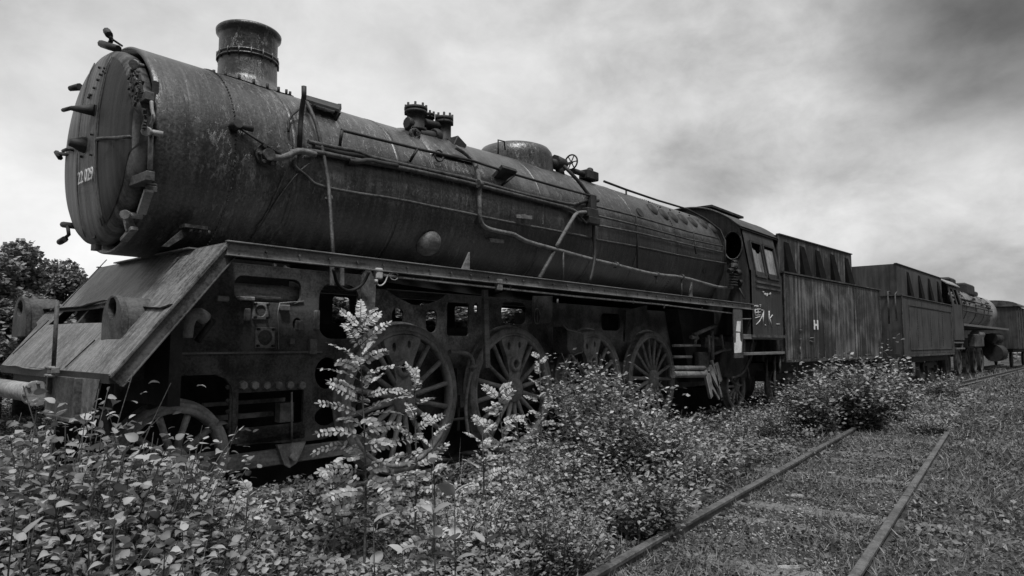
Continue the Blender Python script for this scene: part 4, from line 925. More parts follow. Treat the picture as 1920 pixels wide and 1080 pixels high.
# board with flaking white paint beside the cab steps
a = AY(1374, 577, -1.5); c = AY(1393, 671, -1.5)
m = MB(); m.box(((a[0]+c[0])/2, -1.5, (a[2]+c[2])/2), (abs(c[0]-a[0]), .03, abs(a[2]-c[2]))); brd = m.build('step_board', 'frame', LOC, bevel=.006)
def pq(px, py): p = AY(px, py, -1.5155); return (p[0], p[2])
for poly in (((1382, 602), (1389, 602), (1388, 622), (1380, 621)), ((1380, 624), (1387, 624), (1388, 638), (1391, 642), (1390, 661), (1377, 662), (1377, 643), (1380, 642))):
    MB().plate([pq(*q_) for q_ in poly], [], lambda u, v, w_: (u, -1.517+w_, v), .002).build('white_paint_mark', 'white', brd)
m = MB(); 
for (p_, q_, hh) in (((1393, 631), (1467, 633), .10), ((1393, 663), (1472, 662), .06)):
    a = AY(*p_, -1.46); c = AY(*q_, -1.46); m.box(((a[0]+c[0])/2, -1.35, (a[2]+c[2])/2), (c[0]-a[0], .26, hh))
for px in (1395, 1467): a = AY(px, 600, -1.3); c = AY(px, 665, -1.3); m.bar(a, c, .04, .05)
m.bar(AY(1412, 636, -1.3), AY(1407, 660, -1.3), .03, .05); m.tube([AY(1392, 598, -1.48), AY(1408, 598, -1.48)], .014, 6)
m.build('cab_steps', 'beam', LOC, bevel=.005)
m = MB(); m.box((XF+1.0, -1.49, ZF-.03), (XC1-XF+.1, .06, .06)); m.build('cab_sill', 'frame', LOC)
# chalk and paint marks on the cab side
def strokes(name, lines, y, r_, par, mt='chalk'):
    m = MB()
    for ln in lines: m.tube([AY(px, py, y) for px, py in ln], r_, 5)
    return m.build(name, mt, par)
Z7 = lambda x, y: (1220+x/3.857, 340+y/3.857)
ZS = lambda x, y: (1180+x/3.84, 560+y/3.84)
strokes('chalk_mark', [[ZS(905, 80), ZS(945, 75)], [ZS(905, 75), ZS(905, 120), ZS(945, 118)], [ZS(925, 70), ZS(928, 135)], [ZS(905, 100), ZS(945, 97)], [ZS(950, 82), ZS(968, 84), ZS(955, 130), ZS(935, 165), ZS(912, 188)], [ZS(905, 140), ZS(940, 128)], [ZS(966, 88), ZS(962, 190)], [ZS(978, 188), ZS(984, 194)], [ZS(1006, 88), ZS(1006, 185)], [ZS(1030, 118), ZS(1006, 150)], [ZS(1012, 145), ZS(1026, 203)], [ZS(1058, 183), ZS(1082, 184)]], -1.504, .012, cabroot)
strokes('painted_lettering', [[ZS(903, 48), ZS(903, 60)], [ZS(903, 50), ZS(928, 50)], [ZS(912, 58), ZS(930, 58)], [ZS(938, 44), ZS(947, 44), ZS(942, 60)]], -1.504, .010, cabroot)
B7 = lambda x, y: (1340+x/3.857, 520+y/3.857)
strokes('painted_lettering', [[B7(350, 103), B7(350, 118)], [B7(345, 104), B7(358, 104)], [B7(362, 112), B7(362, 135)], [B7(370, 115), B7(370, 135), B7(380, 135), B7(380, 115)], [B7(388, 122), B7(396, 122)], [B7(402, 110), B7(402, 135)], [B7(396, 118), B7(408, 118)]], -1.504, .011, cabroot)

# ================================================================== TENDERS, SECOND TRAIN
def local(o, p): return p
def make_tender(name, label, corner, end, zt, zb, zbk, bunk, m1, slots, panels=False, mirror=False):
    """corner/end = near side's two ends on the ground plan; body 3 m wide"""
    dx, dy = end[0]-corner[0], end[1]-corner[1]; Ln = hypot(dx, dy); an = atan2(dy, dx)
    T = thing(name, label, 'tender', (corner[0], corner[1], 0), an)
    W = 2.95
    m = MB(); m.box((Ln/2, W/2, (zt+zb)/2), (Ln, W, zt-zb)); body = m.build('tender_body', m1, T, bevel=.02)
    m = MB(); m.box((Ln/2, W/2, zt+.02), (Ln+.06, W+.06, .035)); m.build('top_ledge', 'frame', body)
    m = MB()
    for x in ((.012, Ln-.012)): m.box((x, -.008, (zt+zb)/2), (.06, .02, zt-zb))
    m.box((Ln/2, -.008, zb+.03), (Ln, .02, .06))
    if panels:
        for x0, x1 in ((.9, Ln-.4),):
            for q_ in (((x0, zb+.25), (x1, zb+.25)), ((x0, zt-.28), (x1, zt-.28)), ((x0, zb+.25), (x0, zt-.28)), ((x1, zb+.25), (x1, zt-.28))): m.bar((q_[0][0], -.012, q_[0][1]), (q_[1][0], -.012, q_[1][1]), .02, .03)
        for x in (Ln*.25, Ln*.5, Ln*.75):
            for k_ in range(16): m.box((x, -.012, zb+.4+k_*(zt-zb-.8)/15), (.05, .02, .04))
    m.build('body_trim', 'frame', body)
    m = MB()
    for x in np.linspace(.12, Ln-.12, int(Ln/.14)):
        for z_ in (zb+.10, zt-.07): m.box((x, -.004, z_), (.018, .012, .018))
    for x in (Ln*.34, Ln*.67):
        m.box((x, -.003, (zt+zb)/2), (.05, .008, zt-zb-.1))
        for z_ in np.arange(zb+.15, zt-.1, .14): m.box((x, -.009, z_), (.018, .012, .018))
    m.build('rivet_row', m1, body)
    # coal bunker, open topped, with tapering gussets
    b0, b1 = bunk; ins = .16; th = .05
    m = MB()
    m.box(((b0+b1)/2, ins+.0, (zt+zbk)/2), (b1-b0, th, zbk-zt)); m.box(((b0+b1)/2, W-ins, (zt+zbk)/2), (b1-b0, th, zbk-zt))
    m.box((b0+.03, W/2, (zt+zbk)/2), (.05, W-2*ins-th, zbk-zt)); m.box((b1-.03, W/2, (zt+zbk)/2), (.05, W-2*ins-th, zbk-zt))
    bk = m.build('coal_bunker', m1, T)
    m = MB(); m.box(((b0+b1)/2, W/2, zt+(zbk-zt)*.55), (b1-b0-.12, W-2*ins-.1, .2)); m.build('coal_load', 'dark', bk)
    m = MB(); m.box(((b0+b1)/2, ins-.01, zbk+.012), (b1-b0+.04, .09, .03)); m.box(((b0+b1)/2, W-ins, zbk+.012), (b1-b0+.04, .09, .03)); m.build('bunker_rim', 'dark', bk)
    for x in slots:
        g_ = MB(); h = zbk-zt
        vs = [(x-.16, -.0+.01, zt+.04), (x+.30, .01, zt+.04), (x+.16, ins-.03, zt+h*.84), (x-.14, ins-.03, zt+h*.84)]+[(x-.16, ins-.026, zt+.04), (x+.30, ins-.026, zt+.04), (x+.16, ins-.026, zt+h*.84), (x-.14, ins-.026, zt+h*.86)]
        g_.add(vs, [(0, 1, 2, 3), (4, 7, 6, 5), (0, 4, 5, 1), (1, 5, 6, 2), (2, 6, 7, 3), (3, 7, 4, 0)]); g_.build('gusset', 'slot_black', bk)
    m = MB(); m.box((Ln/2, W/2, zb-.12), (Ln-.3, W-.5, .22)); 
    m.build('underframe', 'dark', T)
    for x0 in (Ln*.24, Ln*.74):
        fr = MB(); fr.plate([(x0-1.2, .78), (x0+1.2, .78), (x0+1.25, .55), (x0+.9, .40), (x0+.5, .55), (x0-.5, .55), (x0-.9, .40), (x0-1.25, .55)], [], lambda u, v, w_: (u, .48+w_, v), .06)
        for dx_ in (-.85, .85): fr.box((x0+dx_, .46, .5), (.26, .14, .3))
        bg_ = fr.build('bogie_frame', 'frame', T)
        for dx_ in (-.85, .85):
            for y_ in (.60, W-.74):
                wm = MB(); wm.lathe([(0, 0), (.1, -.03), (.14, .0), (.42, .02), (.44, -.01), (.5, -.01), (.5, .11), (.53, .13), (0, .13)], (x0+dx_, y_, .5), 'y', 32); wm.build('wheel', 'tyre', bg_)
    for x, sg in ((0, -1), (Ln, 1)):
        m = MB()
        for y_ in (.6, W-.6): m.tube([(x, y_, 1.05), (x+sg*.35, y_, 1.05)], .1, 12); m.tube([(x+sg*.35, y_, 1.05), (x+sg*.42, y_, 1.05)], .22, 20)
        m.box((x, W/2, 1.0), (.1, W-.2, .35))
        if sg == (-1 if mirror else 1): m.build('buffer', 'dark', T)
    return T, Ln, an
t1c = (11.15, -1.5); t1e = (18.5, -2.04)
T1, L1, A1n = make_tender('tender', 'rust streaked tender behind the near locomotive cab, with a small white mark', t1c, t1e, 3.22, 1.08, 4.18, (.12, 5.3), 'tender', (.55, 1.55, 2.6, 3.7, 4.85))
m = MB(); m.box((.35, 0.9, 3.55), (.04, 1.4, .7)); m.build('front_plate', 'cab', T1)
# white mark: a plate with a dark cross bar, and two chalk lines
def t1pt(px, py): 
    nn = (sin(A1n), -cos(A1n), 0); p = APL(px, py, (t1c[0]-.02*sin(A1n)*-1, t1c[1]-.03, 0), nn)
    v_ = Vector((p[0]-t1c[0], p[1]-t1c[1], p[2])); return Matrix.Rotation(-A1n, 3, 'Z') @ v_
m = MB()
for x0, x1, y0, y1 in ((1526, 1529, 600, 618), (1532, 1535, 600, 618), (1529, 1532, 607, 611)):
    a = t1pt(x0, y0); c = t1pt(x1, y1); m.box(((a.x+c.x)/2, -.024, (a.z+c.z)/2), (abs(a.x-c.x), .006, abs(a.z-c.z)))
m.build('white_mark', 'white', T1)
m = MB()
for p_, q_ in (((1500, 619), (1504, 619)), ((1500, 636), (1503, 636)), ((1519, 634), (1526, 633)), ((1519, 639), (1525, 641)), ((1501, 650), (1501, 664))):
    a = t1pt(*p_); c = t1pt(*q_); m.tube([(a.x, -.022, a.z), (c.x+.01, -.022, c.z)], .012, 5)
m.build('chalk_mark', 'beam', T1)
t2c = (20.6, -2.28); t2e = (28.96, -2.68)
T2, L2, A2n = make_tender('tender', 'smooth grey tender with dark slotted bunker, in front of the second locomotive', t2c, t2e, 3.16, 1.08, 4.27, (.05, 7.2), 'tender2', (1.6, 3.3, 4.9, 6.5), True, True)
m = MB(); W = 2.95   # rear ladder, rail and lamp bracket on the end that faces the first tender
m.tube([(-.03, .35, 3.3), (-.25, .35, 3.3), (-.25, .35, 2.2)], .03, 6); m.tube([(-.03, .12, 3.3), (-.30, .12, 3.2), (-.35, .1, 2.3)], .02, 6); m.build('ladder', 'frame', T2)
m = MB(); m.box((-.2, .25, .95), (.5, .14, .1)); m.box((-.35, .2, .55), (.14, .12, .8)); m.build('end_step', 'lag', T2)
# second locomotive, seen from behind: cab first, boiler beyond
def t2w(s, y): return (t2c[0]+cos(A2n)*s-sin(A2n)*y, t2c[1]+sin(A2n)*s+cos(A2n)*y)
o2 = t2w(L2+.35, 0)
L2o = thing('steam_locomotive', 'second derelict steam locomotive farther back, pale boiler pointing away', 'steam locomotive', (o2[0], o2[1], 0), A2n)
W = 2.95; yc = W/2
L2o.scale = (1, 1, 1.06)
m = MB(); zc2 = 3.2
m.lathe([(0, 2.2), (.98, 2.2), (.98, 9), (.92, 9.02), (.92, 14.2), (.96, 14.22), (.96, 16.4), (.85, 16.5), (0, 16.55)], (0, yc, zc2), 'x', 48); b2 = m.build('boiler', 'beam', L2o)
m = MB(); m.lathe([(.97, 14.3), (.985, 14.3), (.985, 16.3), (.97, 16.3)], (0, yc, zc2), 'x', 48); m.build('smokebox_wrap', 'tank', b2)
for x in (4, 6.2, 8.9, 11.5): MB().lathe([(.97, x), (1.0, x), (1.0, x+.08), (.97, x+.08)], (0, yc, zc2), 'x', 48).build('boiler_band', 'frame', b2)
m = MB(); 
for k in range(40): 
    x = random.uniform(3, 14); a = random.uniform(.1, 1.2); p = Vector((x, yc-1.0*cos(a), zc2+1.0*sin(a))); m.box(p, (random.uniform(.1, .5), .08, .06))
m.tube([(2.3, yc-.95, zc2+.35), (14, yc-.95, zc2+.35)], .03, 6); m.tube([(2.3, yc-1.02, zc2+.05), (14, yc-1.02, zc2+.05)], .03, 6); m.tube([(2.3, yc-1.0, zc2-.2), (14, yc-1.0, zc2-.2)], .03, 6); m.build('boiler_fittings', 'dark', b2)
m = MB(); m.box((6.0, yc, zc2+1.15), (1.5, 1.0, .55)); m.build('sand_dome', 'dark', L2o, bevel=.08)
m = MB(); m.box((10.5, yc, zc2+1.1), (2.6, 1.1, .6)); m.build('steam_dome', 'dark', L2o, bevel=.08)
m = MB(); m.box((14.0, yc, zc2+1.1), (1.8, .5, .25)); m.build('chimney', 'dark', L2o, bevel=.05)
# cab 2
m = MB()
for y in (.02, W-.02):
    m.plate([(0, 1.6), (2.2, 1.6), (2.2, 3.2), (2.15, 3.95), (.1, 3.95), (0, 3.2)], [[(.35, 3.1), (1.0, 3.1), (1.0, 3.75), (.35, 3.75)], [(1.15, 3.1), (1.85, 3.1), (1.85, 3.75), (1.15, 3.75)]], lambda u, v, w_: (u, y+w_+(.2 if y < 1 else -.2)*max(0, (v-3.1)/.85), v), .03)
cb = m.build('cab_side', 'tender2', L2o)
m = MB(); m.plate([(.02, 1.6), (W-.02, 1.6), (W-.02, 3.2), (W-.25, 3.95), (W-.8, 4.3), (W/2, 4.42), (.8, 4.3), (.25, 3.95), (.02, 3.2)], [circ2(.45, 3.5, .16, .24, 14), circ2(W-.45, 3.5, .16, .24, 14)], lambda u, v, w_: (2.2+w_, u, v), .03)
m.plate([(.02, 1.6), (W-.02, 1.6), (W-.02, 3.0), (.02, 3.0)], [], lambda u, v, w_: (.1+w_, u, v), .03); m.build('cab_wall', 'tender2', L2o)
m = MB(); RY = [(0.12, 3.93), (.4, 4.14), (.85, 4.32), (W/2, 4.45), (W-.85, 4.32), (W-.4, 4.14), (W-.12, 3.93)]
vs = [(x, y, z+dz) for dz in (0, -.04) for x in (-.6, 2.4) for y, z in RY]; k_ = len(RY)
fs = [(i, i+1, k_+i+1, k_+i) for i in range(k_-1)]+[(2*k_+i, 3*k_+i, 3*k_+i+1, 2*k_+i+1) for i in range(k_-1)]+[(i, 2*k_+i, 2*k_+i+1, i+1) for i in range(k_-1)]+[(k_+i, k_+i+1, 3*k_+i+1, 3*k_+i) for i in range(k_-1)]+[(0, k_, 3*k_, 2*k_), (k_-1, 3*k_-1, 4*k_-1, 2*k_-1)]
m.add(vs, fs); m.build('cab_roof', 'tank', L2o)
m = MB(); m.box((9.5, .08, 2.28), (14.6, .12, .10)); m.box((9.5, W/2, 2.26), (14.5, W-.1, .03)); m.build('running_plate', 'lag', L2o)
m = MB(); m.box((8.5, W/2, 1.3), (15, 1.2, .9)); m.build('main_frame', 'dark', L2o)
for x in (1.6, 4.2, 6.3, 8.4, 10.5):
    R = .62
    for y_ in (.60, W-.74):
        wm = MB(); wm.lathe([(0, -.02), (.14, -.02), (.15, .02), (R-.14, .03), (R-.13, -.01), (R, -.01), (R, .12), (R+.03, .13), (0, .13)], (x, y_, R), 'y', 32); wm.build('wheel', 'frame', L2o)
m = MB(); m.tube([(12.8, .35, .95), (14.8, .35, .95)], .46, 24); m.tube([(12.6, .35, 1.75), (15.0, .35, 1.75)], .28, 20); m.box((13.8, .6, 1.4), (1.8, .6, 1.2)); m.build('cylinder_block', 'dark', L2o)
m = MB(); m.tube([(6.8, .3, 1.9), (8.4, .3, 1.9)], .22, 16); m.build('air_tank', 'lag', L2o)
m = MB(); m.box((6.8, .25, 1.6), (2.6, .3, .6)); m.build('side_box', 'frame', L2o, bevel=.03)
m = MB(); m.box((1.1, .12, 1.25), (2.0, .25, .06)); m.box((1.1, .1, 1.5), (2.2, .1, .06)); m.bar((.15, .1, 1.25), (.15, .1, 1.6), .06, .06); m.bar((2.05, .1, 1.25), (2.05, .1, 1.6), .06, .06); m.build('cab_steps', 'lag', L2o)
# box wagon at the far end
o3 = t2w(L2+.35+18.0, 0)
WG = thing('box_wagon', 'dark box wagon standing beyond the second locomotive at the right edge', 'wagon', (o3[0], o3[1]-.3, 0), A2n)
m = MB(); m.box((5, 1.45, 2.55), (10, 2.9, 2.7)); m.build('wagon_body', 'tender2', WG, bevel=.04)
m = MB(); ra = [(1.45+1.55*sin(t), 3.9+.42*(cos(t)**.8)) for t in np.linspace(-1.5, 1.5, 13)]; vs = [(x, y_, z_+dz) for dz in (0, -.05) for x in (-.08, 10.08) for y_, z_ in ra]; k_ = len(ra)
m.add(vs, [(i, i+1, k_+i+1, k_+i) for i in range(k_-1)]+[(2*k_+i, 3*k_+i, 3*k_+i+1, 2*k_+i+1) for i in range(k_-1)]+[(i, 2*k_+i, 2*k_+i+1, i+1) for i in range(k_-1)]+[(k_+i, k_+i+1, 3*k_+i+1, 3*k_+i) for i in range(k_-1)]+[tuple(range(2*k_, 3*k_)), ]); m.build('wagon_roof', 'frame', WG)
m = MB()
for x in np.arange(.4, 10, 1.15): m.box((x, -.03, 2.55), (.08, .05, 2.6))
m.build('side_rib', 'frame', WG)
m = MB(); m.box((5, 1.45, 1.1), (9.6, 2.2, .2))
for x in (2, 8):
    for y_ in (.6, 2.2): m.lathe([(0, 0), (.46, 0), (.5, .02), (.5, .12), (0, .12)], (x, y_, .5), 'y', 24)
m.build('running_gear', 'dark', WG)

# ================================================================== VEGETATION
def np_mesh(name, V, F, mt, shade=None, parent=None, smooth=False):
    """V (n,k,3) copies of a template whose faces F index 0..k-1"""
    n, k = V.shape[:2]; me = bpy.data.meshes.new(name)
    fl = [len(f) for f in F]; flat = np.concatenate([np.array(f) for f in F]); nl = len(flat)
    loops = (np.arange(n)[:, None]*k+flat[None]).ravel().astype(np.int32)
    tot = np.tile(np.array(fl, np.int32), n); st = np.concatenate([[0], np.cumsum(tot)[:-1]]).astype(np.int32)
    me.vertices.add(n*k); me.vertices.foreach_set('co', V.reshape(-1).astype(np.float32))
    me.loops.add(len(loops)); me.loops.foreach_set('vertex_index', loops)
    me.polygons.add(len(tot)); me.polygons.foreach_set('loop_start', st); me.polygons.foreach_set('loop_total', tot)
    me.update(calc_edges=True)
    if shade is not None:
        at = me.attributes.new('shade', 'FLOAT', 'POINT'); rib = np.zeros(k); rib[[i for i in range(k) if k == 17 and i % 3 == 2 and i < 16]] = .16; at.data.foreach_set('value', np.clip(np.repeat(shade, k)+np.tile(rib, n), 0, 1.15).astype(np.float32))
        if k == 17: me.polygons.foreach_set('use_smooth', [True]*len(tot))
    me.materials.append(MT[mt]); o = bpy.data.objects.new(name, me); C.objects.link(o)
    if parent is not None: o.parent = parent
    return o
def orient(P, D, U, S, T, wid=1.0, bend=0.):
    """place template T (k,3: along, across, up) at P with direction D, rough normal U, size S"""
    D = D/np.linalg.norm(D, axis=1, keepdims=True); A = np.cross(U, D); A /= np.linalg.norm(A, axis=1, keepdims=True)+1e-9; Nn = np.cross(D, A)
    bz = rng.uniform(.2, 2.6, len(P))[:, None, None]; wr = rng.uniform(.8, 1.2, len(P))[:, None, None]
    S = S[:, None, None]; w_ = wid if isinstance(wid, np.ndarray) else np.full(len(P), wid)
    return P[:, None]+S*(T[None, :, 0:1]*D[:, None]+T[None, :, 1:2]*wr*w_[:, None, None]*A[:, None]+T[None, :, 2:3]*bz*Nn[:, None])
_b = [(0, 0, 0)]; _f = []
for _t, _w, _z in ((.13, .20, .015), (.32, .29, .02), (.54, .27, 0.), (.76, .17, -.06), (.90, .07, -.11)): _b += [(_t, _w, _z+.05), (_t, 0, _z), (_t, -_w, _z+.05)]
_b.append((1, 0, -.16)); _f += [(0, 2, 1), (0, 3, 2)]
for _i in range(4): _o = 1+3*_i; _f += [(_o, _o+1, _o+4, _o+3), (_o+1, _o+2, _o+5, _o+4)]
_f += [(13, 14, 16), (14, 15, 16)]
BROAD = (np.array(_b), _f)
OVAL = (np.array([(0, 0, 0), (.45, .24, .03), (.5, 0, -.01), (.45, -.24, .03), (1, 0, -.06)]), [(0, 2, 1), (0, 3, 2), (1, 2, 4), (2, 3, 4)])
OV2 = (np.array([(0, 0, 0), (.18, .15, .02), (.5, .25, .03), (.82, .17, .01), (1, 0, -.03), (.82, -.17, .01), (.5, -.25, .03), (.18, -.15, .02), (.5, 0, -.01)]), [(0, 8, 2, 1), (2, 8, 4, 3), (0, 7, 6, 8), (6, 5, 4, 8)])
RH = (np.array([(0, 0, 0), (.5, .25, 0), (1, 0, 0), (.5, -.25, 0)]), [(0, 3, 2, 1)])
BL = (np.array([(0, .5, 0), (0, -.5, 0), (1, 0, 0)]), [(0, 1, 2)])
def rnd_dirs(n, zlo, zhi):
    a = rng.uniform(0, 2*pi, n); z = rng.uniform(zlo, zhi, n); h = np.sqrt(np.maximum(0, 1-z*z)); return np.stack([h*np.cos(a), h*np.sin(a), z], -1)
class Plant:
    def __init__(s): s.st = MB(); s.P = []; s.D = []; s.S = []; s.C = []; s.U = []
    def leaves(s, P, D, S, Cc=None, U=None):
        s.U.append(np.tile([0, 0, 1.], (len(P), 1)) if U is None else U)
        s.P.append(P); s.D.append(D); s.S.append(S); s.C.append(rng.random(len(P)) if Cc is None else Cc)
    def finish(s, name, label, cat, group, base, tmpl, mt, upj=.5, wid=1.0, stem='bark'):
        o = thing(name, label, cat, tuple(base), 0, group); bs = np.array(base)
        if s.st.v: s.st.build('stem', stem, o, off=base)
        P = np.concatenate(s.P)-bs; D = np.concatenate(s.D); S = np.concatenate(s.S); Cc = np.concatenate(s.C)
        U = np.concatenate(s.U)+rng.normal(0, upj, (len(P), 3))
        np_mesh('foliage', orient(P, D, U, S, tmpl[0], wid), tmpl[1], mt, Cc, o); return o
def stem_path(p0, d, L_, n=8, bend=.25, up=.3):
    p = np.array(p0, float); d = np.array(d, float); d /= np.linalg.norm(d); P = [p.copy()]; b_ = rng.normal(0, bend, 3)
    for i in range(n):
        d = d+b_/n+np.array([0, 0, up/n]); d /= np.linalg.norm(d); p = p+d*L_/n; P.append(p.copy())
    return np.array(P)
def shrub(name, label, cat, group, base, H, W_, nst, leaf, mt, tmpl=OVAL, npl=26, wid=1.1, sprout=0, upj=.5, lo=.05, ell=(1, 1), r=.006, rag=(.45, .85)):
    """many arching stems with leaves all along; base at the ground, height H, half width W_"""
    pl = Plant(); base = np.array(base, float)
    for k in range(nst):
        a = rng.uniform(0, 2*pi); q = sqrt(rng.random()); lean = q*W_/H
        p0 = base+np.array([cos(a)*q*W_*.35*ell[0], sin(a)*q*W_*.35*ell[1], -.05])
        hh = H*(1-.42*q*q)*(rng.uniform(*rag) if rng.random() < .7 else rng.uniform(.85, 1.08))
        P = stem_path(p0, (cos(a)*lean*ell[0], sin(a)*lean*ell[1], 1.), hh*sqrt(1+lean*lean)*.95, 8, .35, .25)
        pl.st.tube(P, [r, r*.35], 4, cap=False)
        t = rng.uniform(lo, 1, npl)**.75*8; i = np.minimum(t.astype(int), 7); f = (t-i)[:, None]; Q = P[i]*(1-f)+P[i+1]*f
        D = rnd_dirs(npl, -.25, .65); sz = leaf*rng.uniform(.6, 1.15, npl)*(1.1-.35*t/8)
        # side twigs scatter leaves off the stem
        Q = Q+D*rng.uniform(0, leaf*2.2, npl)[:, None]*np.array([1, 1, .6])
        pl.leaves(Q, D, sz)
        if sprout:
            for m_ in range(sprout): pass
    return pl.finish(name, label, cat, group, tuple(base), tmpl, mt, upj, wid)
def pinnate(pl, p0, d, Ln, npair=9, lw=.07, droop=.5, shade=None):
    """one compound leaf: a rachis with paired leaflets"""
    d = np.array(d, float); d /= np.linalg.norm(d); n = 8; P = [np.array(p0, float)]
    for i in range(n): d = d+np.array([0, 0, -droop/n]); d /= np.linalg.norm(d); P.append(P[-1]+d*Ln/n)
    P = np.array(P); pl.st.tube(P, [.0035, .0015], 4, cap=False)
    toc = CAM-P[0]; toc = toc/np.linalg.norm(toc); up = np.array([0, 0, 1.])*.75+toc*rng.uniform(.1, 1.0)+rng.normal(0, .2, 3)
    for i in range(npair):
        t = (.18+.80*i/(npair-1))*n; k = min(int(t), n-1); f = t-k; q = P[k]*(1-f)+P[k+1]*f; dd = P[k+1]-P[k]; dd /= np.linalg.norm(dd)
        s_ = np.cross(dd, up); s_ /= np.linalg.norm(s_)+1e-9
        sz = lw*(1-.45*abs(i/(npair-1)-.35))
        for sg in (-1, 1):
            D = dd*rng.uniform(.2, .7)+s_*sg+rng.normal(0, .15, 3)
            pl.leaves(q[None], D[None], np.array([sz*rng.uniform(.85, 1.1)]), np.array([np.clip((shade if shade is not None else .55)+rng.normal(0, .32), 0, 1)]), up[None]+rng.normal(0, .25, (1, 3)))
    pl.leaves(P[-1][None], d[None], np.array([lw*.8]))
def sapling(label, base, top, nleaf, Ll, group='pinnate leaved saplings in front of the wheels', npair=10, lw=.055, start=.3, spread=(0, 2*pi), r=.011):
    pl = Plant(); base = np.array(base, float); top = np.array(top, float); n = 14
    P = np.array([base+(top-base)*t+np.array([sin(t*5)*.02, cos(t*4)*.02, 0]) for t in np.linspace(0, 1, n)]); pl.st.tube(P, [r, r*.3], 6, cap=False)
    for k in range(nleaf):
        t = start+(1-start)*k/(nleaf-1); a = k*2.4+rng.uniform(-.4, .4); el = .25+.9*t*t
        p = base+(top-base)*t; L_ = Ll*(1.0-.55*max(0, t-.5)*2*.8)*rng.uniform(.85, 1.1)
        # fan mostly sideways in the photo's plane and towards the light
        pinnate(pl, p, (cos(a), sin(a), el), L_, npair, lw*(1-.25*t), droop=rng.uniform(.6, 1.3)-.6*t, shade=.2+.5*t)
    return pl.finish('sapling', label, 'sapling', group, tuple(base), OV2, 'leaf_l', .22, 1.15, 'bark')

# --- saplings
def upto(base, px, py):
    """point straight above the base that the photo shows at (px,py)"""
    d = ray(px, py); k = hypot(base[0]-CAM[0], base[1]-CAM[1])/hypot(d[0], d[1]); q = CAM+d*k
    return (q[0], q[1], q[2])
def gb_(px, py, y): p = AY(px, py, y); return p
def base_at(px, dist):                                   # ground point in the photo's column px, dist metres from the camera
    d = ray(px, 643); d = d/hypot(d[0], d[1]); p = CAM+d*dist; return np.array([p[0], p[1], float(gz(p[0], p[1]))])
s1 = base_at(694, 5.0)
sapling('tallest pale pinnate sapling standing in front of the first big spoked wheel', s1, upto(s1, 676, 600), 46, .36, lw=.064, start=.28)
s2 = base_at(782, 5.15)
sapling('shorter pinnate sapling just right of the tallest one, over the first wheel rim', s2, upto(s2, 778, 708), 18, .26, lw=.055, start=.35)
s3 = base_at(950, 6.4)
sapling('pinnate sapling whose broad tuft stands before the lower half of the second wheel', s3, upto(s3, 935, 738), 16, .30, lw=.075, start=.3)
s4 = base_at(1012, 6.7)
sapling('thin bare stemmed sapling with a leafy head right of the second wheel hub', s4, upto(s4, 1012, 672), 15, .17, lw=.048, start=.5)
s5 = base_at(905, 5.6)
sapling('low sapling sprouting at the foot of the first and second wheels', s5, upto(s5, 905, 800), 12, .24, lw=.055, start=.25)
s6 = base_at(815, 4.6)
sapling('low bright sapling in front of the tallest one, to its right', s6, upto(s6, 812, 800), 12, .22, lw=.055, start=.25)
s7 = base_at(462, 4.3)
sapling('small flat topped sapling alone between the dark bush and the leading wheel beam', s7, upto(s7, 468, 925), 7, .17, lw=.06, start=.75)
s8 = base_at(632, 5.2)
sapling('low sapling at the left foot of the tallest one, beside the frame', s8, upto(s8, 625, 905), 7, .2, lw=.06, start=.5)

# --- bushes
def bush(px, dist, top, H=None, **k):
    b_ = base_at(px, dist); t = upto(b_, px, top); return b_, t[2]-b_[2]
BU = 'self sown bushes along the derelict train'
def B(px, dist, top, W_, nst, leaf, mt, tm, npl, lab, k=1.22, **kw):
    b_, H = bush(px, dist, top); shrub('leafy_bush', lab, 'bush', BU, b_, H*k, W_, nst, leaf, mt, tm, npl, kw.pop('wid', 1.25), **kw)
B(150, 3.75, 790, .60, 170, .074, 'leaf', BROAD, 34, 'big broad leaved bush in the lower left corner, before the buffer beam', upj=.35, lo=.1, k=1.25, rag=(.66, .92))
B(275, 4.0, 778, .45, 130, .068, 'leaf', BROAD, 34, 'broad leaved bush left of the small leading wheel', upj=.4, lo=.1, k=1.12, rag=(.66, .92))
B(365, 4.25, 778, .34, 90, .052, 'leaf_m', BROAD, 40, 'twiggy light leaved bush in front of the small leading wheel', upj=.5, lo=.15, k=1.02, rag=(.66, .92))
B(35, 4.0, 778, .50, 120, .068, 'leaf', OVAL, 40, 'dense bush cut off by the left edge, below the air cylinder', k=1.25, rag=(.66, .92))
B(10, 4.6, 715, .25, 9, .06, 'leaf_m', OVAL, 30, 'thin sprig rising at the left edge across the air cylinder')
B(70, 3.1, 930, .50, 90, .062, 'weed', BROAD, 34, 'dark low bush at the bottom left, nearest the camera')
B(250, 3.2, 940, .55, 90, .058, 'leaf', BROAD, 34, 'low bush at the bottom edge below the broad leaved bush')
B(1130, 7.3, 688, .72, 150, .074, 'leaf_m', OVAL, 85, 'tall small leaved bush hiding the lower part of the third big wheel', lo=.03)
B(1235, 7.6, 722, .50, 70, .072, 'leaf_m', OVAL, 70, 'small leaved bush in front of the fourth big wheel', lo=.03)
B(1060, 6.5, 790, .55, 70, .062, 'leaf_m', OVAL, 60, 'lower rounded bush between the second wheel and the tall small leaved bush', lo=.03)
B(1190, 5.9, 850, .55, 60, .066, 'leaf', OVAL, 50, 'low dark bush beside the left near rail, under the tall small leaved bush', lo=.03)
B(1300, 7.9, 790, .28, 14, .07, 'leaf_m', OVAL, 36, 'straggly sprigs just right of the fourth wheel bush')
B(980, 6.0, 830, .5, 70, .055, 'leaf_m', OVAL, 50, 'low bush at the foot of the second wheel', lo=.03)
B(880, 5.0, 880, .45, 60, .05, 'leaf_m', OVAL, 50, 'low bush in the middle foreground, right of the tallest sapling', lo=.03)
